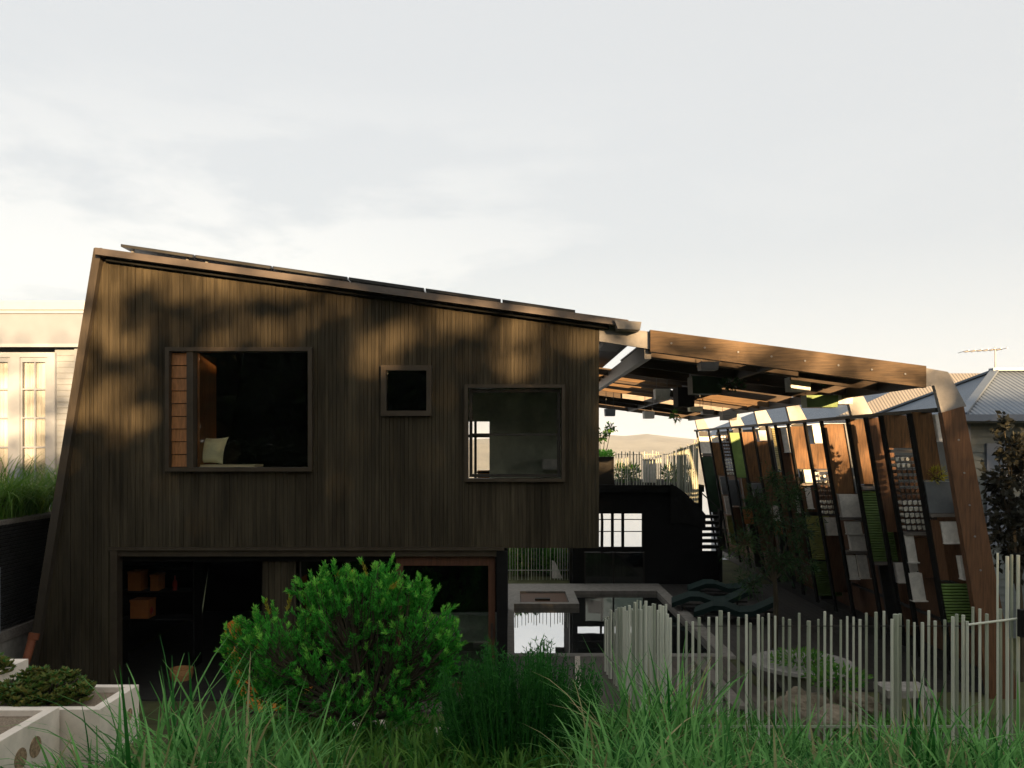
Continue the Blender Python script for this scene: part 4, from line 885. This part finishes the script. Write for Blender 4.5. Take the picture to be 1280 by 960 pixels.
mb = MB(); mb.add([(10.5, 29, E2), (15.5, 31.5, RZ2), (26, 31.5, RZ2), (26, 29, E2)], [(0, 3, 2, 1)]); mb.build('roof_hip', M['roof_sunlit_x'], n2)  # front slope coloured as sunlit, side slope left blue grey
box(12.8, 14.0, 34, 35, 5.6, 6.4).build('dormer', M['roof_iron'], n2)
n3 = thing('blue_roofed_house', (13, 52, 0), 'distant house with a blue grey gable roof beyond the leaning wall', 'house')
box(14, 30, 50, 60, -6, 4.9).build('wall', M['white_paint'], n3)
mb = MB(); mb.prism([(13.4, 4.9), (30.6, 4.9), (22, 8.3)], 49.5, 60.5); mb.build('roof', M['roof_iron'], n3)
t = thing('tv_antenna', (PX(1244, 21), 21, PZ(470, 21)), 'thin tv antenna standing above the grey iron roof', 'antenna')
ax = PX(1244, 20.85); MB().tube([(ax, 20.85, RZ), (ax, 20.85, PZ(434, 20.85))], .018, 6).build('mast', M['antenna'], t)
mb = MB(); za = PZ(437, 20.85); mb.tube([(PX(1199, 20.85), 20.65, za - .07), (PX(1255, 20.85), 20.95, za + .02)], .014, 6)
for i in range(7):
    u = i / 6; c_ = Vector((PX(1199, 20.85), 20.65, za - .07)).lerp(Vector((PX(1255, 20.85), 20.95, za + .02)), u); mb.tube([(c_.x - .03, c_.y - .3, c_.z), (c_.x + .03, c_.y + .3, c_.z)], .008, 5)
mb.build('boom', M['antenna'], t)

# ------------------------------------------------------------------ planters in the foreground
def planter(x0, x1, y0, y1, zt, h, label, holes=()):
    t = thing('concrete_planter', ((x0 + x1) / 2, (y0 + y1) / 2, zt - h), label, 'planter', 'concrete planters')
    w = .09; mb = MB()
    mb.box(x1 - w, x1, y0, y1, zt - h, zt); mb.box(x0, x0 + w, y0, y1, zt - h, zt); mb.box(x0 + w, x1 - w, y0, y0 + w, zt - h, zt); mb.box(x0 + w, x1 - w, y1 - w, y1, zt - h, zt)
    mb.build('trough', M['planter_concrete'], t)
    struct_ = box(x0 + w, x1 - w, y0 + w, y1 - w, zt - h, zt - .05).build('soil', M['gravel'], t)
    for (yy, zz, r) in holes:
        m_ = MB(); n_ = 18; m_.tube([(x1 - .03, yy, zz), (x1 + .004, yy, zz)], r, n_); m_.build('aggregate_disc', M['aggregate'], t)
    return t
planter(-5.3, -3.54, 7.33, 8.1, 1.90, .5, 'pale concrete planter box holding the red green succulent', [(7.9, 1.68, .055)])
planter(-5.5, -3.87, 5.6, 7.3, 1.93, .55, 'pale concrete planter nearest the camera with stone discs in its side', [(6.93, 1.72, .085), (6.72, 1.70, .085), (6.3, 1.74, .08), (6.1, 1.45, .07)])
planter(-6.4, -5.1, 8.2, 9.0, 1.92, .5, 'pale concrete planter farthest back at the left edge')
def succulent(c, r, n, lab):
    t = thing('succulent', c, lab, 'plant'); mb = MB()
    for i in range(n):
        a = R.uniform(0, 6.28); q = R.uniform(0, 1) ** .5; h_ = R.uniform(.5, 1) * math.sqrt(1 - q * q * .8); cc = np.array((c[0] + math.cos(a) * q * r[0], c[1] + math.sin(a) * q * r[1], c[2] + r[2] * R.uniform(.05, 1) * math.sqrt(max(.05, 1 - q * q * .85))))
        k_ = 9; th = NR.uniform(0, 6.28, k_); D = np.stack([np.cos(th), np.sin(th), NR.uniform(.3, 1.1, k_)], 1); mb.leaves(np.repeat(cc[None], k_, 0), D, NR.normal(0, .4, (k_, 3)) + (0, 0, 1), NR.uniform(.04, .075, k_), .03)
    mb.build('foliage', M['leaf_succulent'], t); mb = MB()
    for i in range(14):
        a = R.uniform(0, 6.28); mb.tube([(c[0], c[1], c[2] - .04), (c[0] + math.cos(a) * r[0] * .7, c[1] + math.sin(a) * r[1] * .7, c[2] + r[2] * .7)], [.014, .007], 5)
    mb.build('stem', M['bark'], t)
succulent((PX(52, 7.65), 7.7, 1.85), (.42, .28, .30), 420, 'bushy succulent with reddish tips growing in the concrete planter')
succulent((-5.0, 6.8, 1.88), (.22, .2, .16), 120, 'low green succulent at the left edge in the nearest planter')
succulent((-5.3, 8.6, 1.87), (.25, .2, .2), 120, 'small green plant in the farthest planter at the left edge')

# ------------------------------------------------------------------ rocks and paving behind the fence
def rock(px, py, Y, r, seed, lab):
    x = PX(px, Y); z = gz(Y); t = thing('boulder', (x, Y, z), lab, 'rock', 'rocks behind the rod fence')
    mb = MB().blob((x, Y, z + r[2] * .55), r, seed, .16, 44, 30)
    from mathutils import noise
    for i_, v_ in enumerate(mb.v):
        v_ = Vector(v_); c_ = Vector((x, Y, z + r[2] * .55)); d_ = (v_ - c_); q_ = v_ * 3.1 + Vector((seed, 0, 0))
        cell = noise.voronoi(q_)[0]; k_ = 1 + .35 * (cell[1] - cell[0] - .3) + .10 * noise.noise(v_ * 14); mb.v[i_] = tuple(c_ + d_ * k_)
    mb.build('stone', M['rock'], t)
rock(1000, 830, 12.4, (.42, .36, .30), 3, 'big tan boulder with a slanting flat face behind the rod fence')
rock(1070, 840, 12.6, (.36, .35, .3), 5, 'rounded brown boulder partly under green cover behind the fence')
rock(1035, 880, 11.8, (.35, .3, .22), 9, 'pale small rock in front of the big tan boulder')
rock(1010, 900, 11.4, (.3, .3, .18), 12, 'low flat rock closest to the long grass')
tuft('rock_cover', (PX(1045, 12.5), 12.4, gz(12.4) + .5), (.5, .4, .16), 500, 'leaf_garden', 'green ground plant spilling over the two boulders', ln=.1, wd=.04)
t = thing('stone_bench', (PX(1140, 12.2), 12.4, gz(12)), 'low grey stone bench block behind the rod fence', 'bench')
box(PX(1110, 12.2), PX(1168, 12.2), 12.2, 12.7, PZ(873, 12.2), PZ(864, 12.2)).build('seat', M['concrete'], t)
for px in (1116, 1158): box(PX(px, 12.2), PX(px + 6, 12.2), 12.25, 12.65, gz(12) - .05, PZ(873, 12.2)).build('leg', M['concrete'], t)
t = thing('deck_ramp', (PX(900, 15), 14.5, 0), 'sloping grey timber boards leading off the dark deck behind the fence', 'ramp')
mb = MB()
for i in range(2): mb.bar((PX(868 + i * 6, 16.5), 16.5, .06), (PX(922 + i * 7, 13.2), 13.2, .12), .13, .05)
mb.build('boards', M['grey_timber'], t)
t = thing('fire_bowl', (PX(1010, 14.5), 14.4, 0), 'wide round grey stone bowl on the deck behind the fence', 'bowl')
MB().lathe((PX(1005, 14.5), 14.6, 0.0), [(.35, 0), (.5, .3), (.85, .42), (.85, .48), (.78, .48), (.6, .4)], 28).build('bowl', M['stone_grey'], t, smooth=False)
tuft('bowl_plant', (PX(1005, 14.5), 14.6, .42), (.6, .6, .1), 400, 'leaf_garden', 'low green plants filling the round stone bowl', ln=.12, wd=.04)
mb = MB()
for (a, b, y0, y1) in ((PX(430, 12), PX(500, 12), 11.6, 12.0), (PX(540, 11), PX(620, 11), 10.9, 11.3), (PX(570, 11.6), PX(630, 11.6), 11.7, 12.0)): mb.box(a, b, y0, y1, gz(y0) - .05, gz(y0) + .04)
struct(mb.build('stepping_path', M['planter_concrete']))

# ------------------------------------------------------------------ orange lounge chair behind the big shrub
t = thing('orange_chair', (PX(308, 12.3), 12.4, gz(12.4)), 'orange sling lounge chair half hidden by the big green shrub', 'chair')
prof = [(286, 770), (289, 800), (297, 835), (308, 862), (325, 878), (350, 876), (385, 858)]; vs = []
for (px, py) in prof:
    p_ = P(px, py + 8, 12.2); vs += [(p_.x, 12.1, p_.z), (p_.x, 12.65, p_.z), (p_.x - .03, 12.1, p_.z - .03), (p_.x - .03, 12.65, p_.z - .03)]
fs = []
for i in range(len(prof) - 1):
    k = i * 4; fs += [(k, k + 4, k + 5, k + 1), (k + 2, k + 3, k + 7, k + 6), (k, k + 2, k + 6, k + 4), (k + 1, k + 5, k + 7, k + 3)]
MB().add(vs, fs).build('sling', M['orange'], t, smooth=True)
for (pa, pb) in (((287, 775), (350, 905)), ((385, 865), (300, 905))):
    for y_ in (12.07, 12.68): MB().tube([P(pa[0], pa[1] + 8, 12.2).xz.to_3d() if False else Vector((PX(pa[0], 12.2), y_, PZ(pa[1] + 8, 12.2))), Vector((PX(pb[0], 12.2), y_, max(gz(12.3), PZ(pb[1], 12.2))))], .016, 6).build('leg', M['dark_steel'], t)

# ------------------------------------------------------------------ shrubs
def rosette(mb, c, axis, n, ln, wd, spread):
    axis = np.array(axis, float); axis /= np.linalg.norm(axis)
    a = np.cross(axis, (.3, .9, .2)); a /= np.linalg.norm(a); b = np.cross(axis, a); th = NR.uniform(0, 6.28, n); sp = NR.uniform(.35, 1.0, n)[:, None] * spread
    D = axis + (np.cos(th)[:, None] * a + np.sin(th)[:, None] * b) * sp
    C = np.array(c) - axis * NR.uniform(0, .09, n)[:, None]
    mb.leaves(C, D, np.tile(axis, (n, 1)) + NR.normal(0, .25, (n, 3)), NR.uniform(.7, 1.2, n) * ln, wd)
SY = 10.6; bx_, bz = PX(450, SY), gz(SY)
t = thing('round_shrub', (bx_, SY, bz), 'big bright green shrub with whorled leaves in front of the ground floor door', 'shrub')
lobes = [((430, 770), .62, 62), ((350, 800), .55, 48), ((520, 785), .58, 52), ((470, 745), .5, 40), ((310, 815), .36, 22), ((545, 815), .36, 24), ((400, 840), .6, 42), ((480, 850), .6, 42), ((395, 745), .36, 22), ((335, 860), .35, 16), ((540, 850), .35, 16), ((415, 725), .22, 9), ((438, 728), .2, 8), ((520, 745), .25, 10), ((490, 738), .2, 7), ((350, 875), .42, 26), ((430, 885), .5, 34), ((510, 880), .5, 34), ((555, 790), .3, 16), ((300, 790), .25, 12), ((300, 840), .3, 14)]
stem = MB(); low = MB(); tip = MB(); root = Vector((bx_, SY, bz - .1)); fork = Vector((PX(455, SY), SY, bz + .3))
stem.tube([root, Vector((PX(447, SY), SY, bz + .12)), fork], [.05, .045, .04], 7)
for (c, r, n_) in lobes:
    cc = P(c[0], c[1], SY) + Vector((0, R.uniform(-.2, .2), 0)); base = fork.lerp(cc, .55) + Vector((R.uniform(-.1, .1), R.uniform(-.1, .1), -.1))
    stem.tube([fork, fork.lerp(base, .5) + Vector((R.uniform(-.06, .06), R.uniform(-.06, .06), 0)), base], [.03, .022, .016], 6)
    for i in range(n_):
        d = Vector((R.gauss(0, 1), R.gauss(0, 1), R.gauss(0.25, 1))).normalized(); rr = r * R.uniform(.55, 1.02)
        p_ = cc + d * rr
        if p_.z < bz + .22: continue
        mid = base.lerp(p_, .6) + Vector((R.uniform(-.05, .05), R.uniform(-.05, .05), -.05)); stem.tube([base, mid, p_], [.008, .006, .004], 4)
        ax_ = (d * .6 + Vector((0, 0, .8))); outer = d.z > -.15 and rr > r * .7
        for s_ in range(5): rosette(tip if outer and s_ == 0 else low, p_ - Vector(ax_).normalized() * s_ * .055 + Vector((R.gauss(0, .035), R.gauss(0, .035), 0)) , ax_, 26 if s_ == 0 else 15, .062 if s_ == 0 else .075, .0145, 1.0 if s_ else 1.4)
yel = MB()
for i in range(90):   # shoots that break the outline, a few of them yellowing
    c, r, n_ = lobes[R.choice((0, 1, 2, 3, 4, 5, 8, 11, 12, 13, 14))]; cc = P(c[0], c[1], SY); d = Vector((R.gauss(0, .7), R.gauss(0, .7), abs(R.gauss(.7, .4)))).normalized(); a_ = cc + d * r * .8; e = cc + d * r * R.uniform(1.0, 1.16)
    stem.tube([a_, e], [.005, .003], 4)
    for s_ in range(5): rosette(tip if s_ == 4 else (yel if i % 9 == 0 else low), a_.lerp(e, s_ / 4), d + Vector((0, 0, .3)), 12 + (10 if s_ == 4 else 0), .058, .014, 1.1)
yel.build('yellowing_leaves', M['leaf_yellow'], t)
low.build('foliage', M['leaf_bush'], t); tip.build('leaf_tips', M['leaf_bush_tip'], t); stem.build('branches', M['bark'], t)

SY2 = 9.4
t = thing('fine_shrub', (PX(650, SY2), SY2, gz(SY2)), 'low dark green fine leaved shrub right of the big shrub', 'shrub'); mb = MB(); stem = MB()
for i in range(640):
    px = R.uniform(548, 752); u = abs(px - 650) / 100; py0 = 824 + 34 * u ** 3 + 9 * math.sin(px * .09) + R.uniform(-14, 70)
    y_ = SY2 + R.uniform(-.45, .45); top = P(px, py0, y_); base = Vector((PX(650, SY2) + (top.x - PX(650, SY2)) * .7, y_, gz(y_) - .05))
    stem.tube([base, base.lerp(top, .6) + Vector((R.uniform(-.05, .05), 0, 0)), top], [.008, .006, .003], 4)
    k_ = 46; tt = NR.uniform(.3, 1.03, k_)[:, None]; C = np.array(base) * (1 - tt) + np.array(top) * tt + NR.normal(0, .012, (k_, 3)); ax_ = np.array(top - base); ax_ /= np.linalg.norm(ax_)
    mb.leaves(C, NR.normal(0, .55, (k_, 3)) + ax_ * .7, NR.normal(0, 1, (k_, 3)), NR.uniform(.05, .085, k_), .0115)
mb.build('foliage', M['leaf_dark'], t); stem.build('branches', M['leaf_dark'], t)

# trees by the wall and at the right edge
def small_tree(name, x, y, z0, trunk_top, blobs, mat, ln, wd, lab, cat='tree', seed=1):
    t = thing(name, (x, y, z0), lab, cat); q = random.Random(seed); tr = MB(); cr = MB(); top = Vector(trunk_top)
    tr.tube([(x, y, z0 - .1), Vector((x, y, z0)).lerp(top, .5) + Vector((.05, 0, 0)), top], [.06, .05, .03], 8)
    for (c, r, n_) in blobs:
        c = Vector(c); tr.tube([top.lerp(Vector((x, y, z0)), .3), top.lerp(c, .6), c], [.025, .015, .008], 5)
        for i in range(n_ // 14):
            d = Vector((q.gauss(0, 1), q.gauss(0, 1), q.gauss(0, 1))).normalized() * r * q.uniform(.3, 1); e = c + d; tr.tube([c, e], [.008, .003], 4)
            k_ = 14; tt = NR.uniform(.3, 1.1, k_)[:, None]; C = np.array(c) * (1 - tt) + np.array(e) * tt + NR.normal(0, .05, (k_, 3)); cr.leaves(C, NR.normal(0, .6, (k_, 3)) + np.array(d.normalized()) + (0, 0, -.2), NR.normal(0, 1, (k_, 3)), NR.uniform(.7, 1.3, k_) * ln, wd)
    cr.build('crown', M[mat], t); tr.build('trunk', M['bark'], t)
TY = 17.5
small_tree('olive_tree', PX(968, TY), TY, 0, P(966, 690, TY), [(P(965, 600, TY), .3, 300), (P(945, 625, TY), .42, 480), (P(985, 620, TY), .42, 480), (P(960, 650, TY), .55, 620), (P(1000, 660, TY), .45, 420), (P(930, 680, TY), .5, 460), (P(975, 700, TY), .6, 620), (P(1005, 710, TY), .35, 250), (P(940, 730, TY), .45, 300)], 'leaf_olive', .12, .022, 'slim dark olive tree with feathery leaves growing before the leaning wall')
TY = 15.2
small_tree('dark_leaf_tree', PX(1275, TY), TY, gz(TY), P(1272, 700, TY), [(P(1262, 560, TY), .35, 260), (P(1278, 590, TY), .5, 420), (P(1250, 600, TY), .35, 260), (P(1262, 640, TY), .5, 420), (P(1290, 640, TY), .5, 300), (P(1250, 665, TY), .35, 220), (P(1278, 690, TY), .5, 420), (P(1300, 570, TY), .5, 200), (P(1255, 532, TY), .18, 70)], 'leaf_purple', .13, .075, 'dark purple green broad leaved tree at the right edge of the photo', seed=4)
TY = 30.5
small_tree('slender_tree', PX(752, TY), TY, 0, P(750, 600, TY), [(P(757, 540, TY), .28, 70), (P(764, 536, TY), .2, 42), (P(750, 548, TY), .25, 60)], 'leaf_garden', .16, .07, 'sprig of a slender tree peeping past the house corner behind the roof deck', seed=6)

# ------------------------------------------------------------------ long grass
def grass_at(mb, dry, px, Y, n, h, spread):
    x = PX(px, Y)
    for i in range(n):
        bx2, by2 = x + R.gauss(0, spread), Y + R.gauss(0, spread); a = R.uniform(0, 6.28); (dry if R.random() < .09 else mb).blade((bx2, by2, gz(by2) - .03), a, h * R.uniform(.55, 1.15), R.uniform(.02, .35), R.uniform(.018, .054), R.uniform(.6, 2.4) * R.choice((.5, 1, 1)), 6)
g1 = MB(); g1d = MB()
for (px, Y, n_, h_) in ((110, 6.4, 90, .75), (150, 6.6, 110, .85), (190, 6.9, 130, 1.15), (235, 6.9, 130, 1.2), (265, 6.6, 110, 1.05), (300, 6.6, 110, 1.0), (345, 6.5, 100, .95), (385, 6.5, 90, .85), (130, 5.9, 80, .75), (210, 6.1, 120, .8), (320, 6.0, 110, .75), (85, 6.2, 60, .55), (250, 5.6, 100, .7), (370, 5.9, 80, .7)): grass_at(g1, g1d, px, Y, int(n_ * .62), h_ * 1.22, .15)
tag(g1.build('long_grass', M['leaf_grass']), 'long arching green grass in front of the concrete planters and big shrub', 'grass', kind='stuff')
tag(g1d.build('dry_grass', M['leaf_grass_dry']), 'scattered dry straw blades in the grass by the planters', 'grass', kind='stuff')
g2 = MB(); g2d = MB()
for i in range(120):
    px = R.uniform(745, 1300); Y = R.uniform(6.3, 8.6); h_ = .75 if px > 880 else 1.0
    grass_at(g2, g2d, px, Y, 27, h_ * R.uniform(.75, 1.15), .17)
for px in (800, 822, 850): grass_at(g2, g2d, px, 8.2, 90, 1.35, .15)
for px in (1150, 1178, 1240): grass_at(g2, g2d, px, 7.4, 40, 1.1, .1)
tag(g2.build('long_grass', M['leaf_grass']), 'bank of long green grass in front of the rod fence', 'grass', kind='stuff')
tag(g2d.build('dry_grass', M['leaf_grass_dry']), 'scattered dry straw blades in the grass before the rod fence', 'grass', kind='stuff')
g3 = MB()
for i in range(130): grass_at(g3, g3, R.uniform(330, 790), R.uniform(8.4, 11.6), 34, R.uniform(.25, .5), .25)
for i in range(70): grass_at(g3, g3, R.uniform(840, 1230), R.uniform(10.9, 13.0), 25, .28, .2)
tag(g3.build('ground_cover', M['leaf_garden']), 'low green ground cover under the shrubs and behind the fence', 'ground cover', kind='stuff')

# ------------------------------------------------------------------ trees behind the camera that shade the place
TPY = -31.0
def shadow_src(p, back):  return p + TO_SUN * back
tm = MB(); n_ = 3800; C = NR.normal(0, 1, (n_, 3)); C /= np.linalg.norm(C, axis=1, keepdims=True); C *= (NR.uniform(0, 1, (n_, 1)) ** (1 / 3)) * np.array((4.6, 3.2, 4.3))
tm.leaves(C + np.array((0, 0, 6.2)), NR.normal(0, 1, (n_, 3)), NR.normal(0, 1, (n_, 3)), NR.uniform(.4, .7, n_), .34)
crown_me = None; trunk_me = None
for i in range(27):
    if i < 12: x, yT, sc = -26 + i * 6.4 + R.uniform(-.6, .6), TPY + R.uniform(-2, 2), R.uniform(.80, .84)
    elif i < 20: x, yT, sc = -2 + (i - 12) * 6.4, TPY - 6 + R.uniform(-1, 1), R.uniform(.80, .85)
    else: x, yT, sc = -36 + (i - 20) * 6.0 + R.uniform(-.5, .5), -14 + R.uniform(-1.5, 1.5), R.uniform(1.05, 1.2)  # nearer row added unseen to dim sky light and darken window reflections
    hz_ = 2.4 if i < 20 else .6
    t = thing('shade_tree', (x, yT, hz_), 'broad dark tree, unseen behind the viewpoint, there for its shade', 'tree', 'row of trees behind the viewpoint')
    if crown_me is None:
        o = tm.build('crown', M['leaf_tree']); crown_me = o.data; mb = MB(); mb.tube([(0, 0, -.2), (.1, 0, 2), (0, .1, 5)], [.32, .25, .14], 9); o2 = mb.build('trunk', M['bark']); trunk_me = o2.data
    else:
        o = bpy.data.objects.new('crown', crown_me); o2 = bpy.data.objects.new('trunk', trunk_me); COL.objects.link(o); COL.objects.link(o2)
    o.parent = t; o2.parent = t; t.scale = (1.05, 1, sc); t.rotation_euler = (0, 0, R.uniform(-.4, .4))
for i in range(8):  # unseen hedge added so the big window reflects dark foliage
    t = thing('added_hedge', (-32 + i * 5, -12.6 + R.uniform(-.3, .3), 2.2), 'dense dark hedge bush added unseen behind the viewpoint to darken window reflections', 'bush', 'added hedge behind the viewpoint'); o = bpy.data.objects.new('foliage', crown_me); COL.objects.link(o); o.parent = t; t.scale = (.75, .5, .30)
    t.location.z = 1.4
# taller unseen gum, its crown laid out leaf by leaf to cast the dapple
darkE = [(187, 392, 48, 26), (262, 396, 42, 20), (118, 460, 22, 26), (185, 455, 32, 22), (345, 380, 32, 18), (300, 400, 24, 16), (395, 425, 20, 34), (215, 480, 20, 70), (195, 520, 10, 40)]
lightE = [(433, 417, 13, 14), (467, 435, 26, 24), (503, 422, 16, 18), (553, 400, 24, 20), (600, 398, 20, 14), (640, 432, 24, 33), (673, 400, 13, 10), (707, 433, 18, 18), (738, 437, 8, 14), (557, 495, 15, 22), (447, 497, 8, 16), (520, 378, 26, 8), (430, 372, 16, 10)]
tall = MB(); pts = []
def shaded(px, py, x_j, y_j):
    wob = 10 * math.sin(px * .05) + 6 * math.sin(px * .13 + 1)
    ins = lambda e, k: ((x_j - e[0]) / e[2]) ** 2 + ((y_j - e[1]) / e[3]) ** 2 < k
    if px < 38: return 300 < py and (y_j > 525 or (px > 15 and y_j > 415 and R.random() < .45) or R.random() < .08)
    if px < 760:
        line = 546 + wob * .7 if px < 205 else (436 + wob * .4 if px < 395 else (500 if px < 590 else 468) + wob)
        if y_j > line: return True
        if R.random() < .09: return R.random() < .5
        if px < 400: return any(ins(e, .78) for e in darkE)
        return not any(ins(e, 1.75) for e in lightE)
    if px < 1170:
        if y_j < 412 + (px - 760) * .1: return False
        if y_j > 530 + wob * .5: return py < 640
        if ins((893, 432, 26, 22), 1): return False
        return y_j < 500 and R.random() < .34
    if px < 1262: return 455 < py < 640 and (y_j > 500 or R.random() < .6)
    if px < 1490: return 380 < py < 640 and R.random() < (.13 if y_j < 570 else .5)
    if 1490 < px < 1740: return py > 425 and R.random() < .85
    return False
for py in np.arange(305, 720, 7.0):
    for px in np.arange(-140, 1740, 7.0):
        x_j, y_j = px + R.uniform(-5, 5), py + R.uniform(-5, 5)
        if shaded(px, py, x_j, y_j): pts.append((x_j, y_j))
pos = []
for (a, b) in pts:
    p_ = P(a, b, FY); back = R.uniform(46, 52); pos.append(p_ + TO_SUN * back)
pos = np.array([tuple(p_) for p_ in pos]); 
tall.leaves(pos - NR.normal(0, .05, pos.shape), NR.normal(0, 1, pos.shape), NR.normal(0, .6, pos.shape) + np.array(TO_SUN), NR.uniform(.32, .46, len(pos)), .30)
for cxg, lab in ((17.5, None),):
    t = thing('gum_tree', (17.5, TPY, 2.4), 'taller unseen gum tree behind the viewpoint, crown shaped to cast the dappled shade', 'tree')
    tall.build('crown', M['leaf_tree'], t); mb = MB(); mb.tube([(17.5, TPY, 2.2), (17.4, TPY, 7), (17.8, TPY, 11)], [.4, .3, .16], 10)
    for dx in (-5, -2.5, 2.5, 5): mb.tube([(17.5, TPY, 8), (17.5 + dx * .5, TPY + .5, 9.6), (17.5 + dx, TPY, 11)], [.16, .1, .05], 7)
    mb.build('trunk', M['bark'], t)

# ------------------------------------------------------------------ evening air over the valley
m = bpy.data.materials.new('haze'); m.use_nodes = True; t = m.node_tree; t.nodes.clear()
o_ = t.nodes.new('ShaderNodeOutputMaterial'); v_ = t.nodes.new('ShaderNodeVolumePrincipled'); v_.inputs['Density'].default_value = .0002; v_.inputs['Color'].default_value = (.82, .90, 1.0, 1)
t.links.new(v_.outputs[0], o_.inputs['Volume'])
hzb = box(-3000, 3000, -70, 3000, -28, 45).build('haze', m); hzb['kind'] = 'stuff'
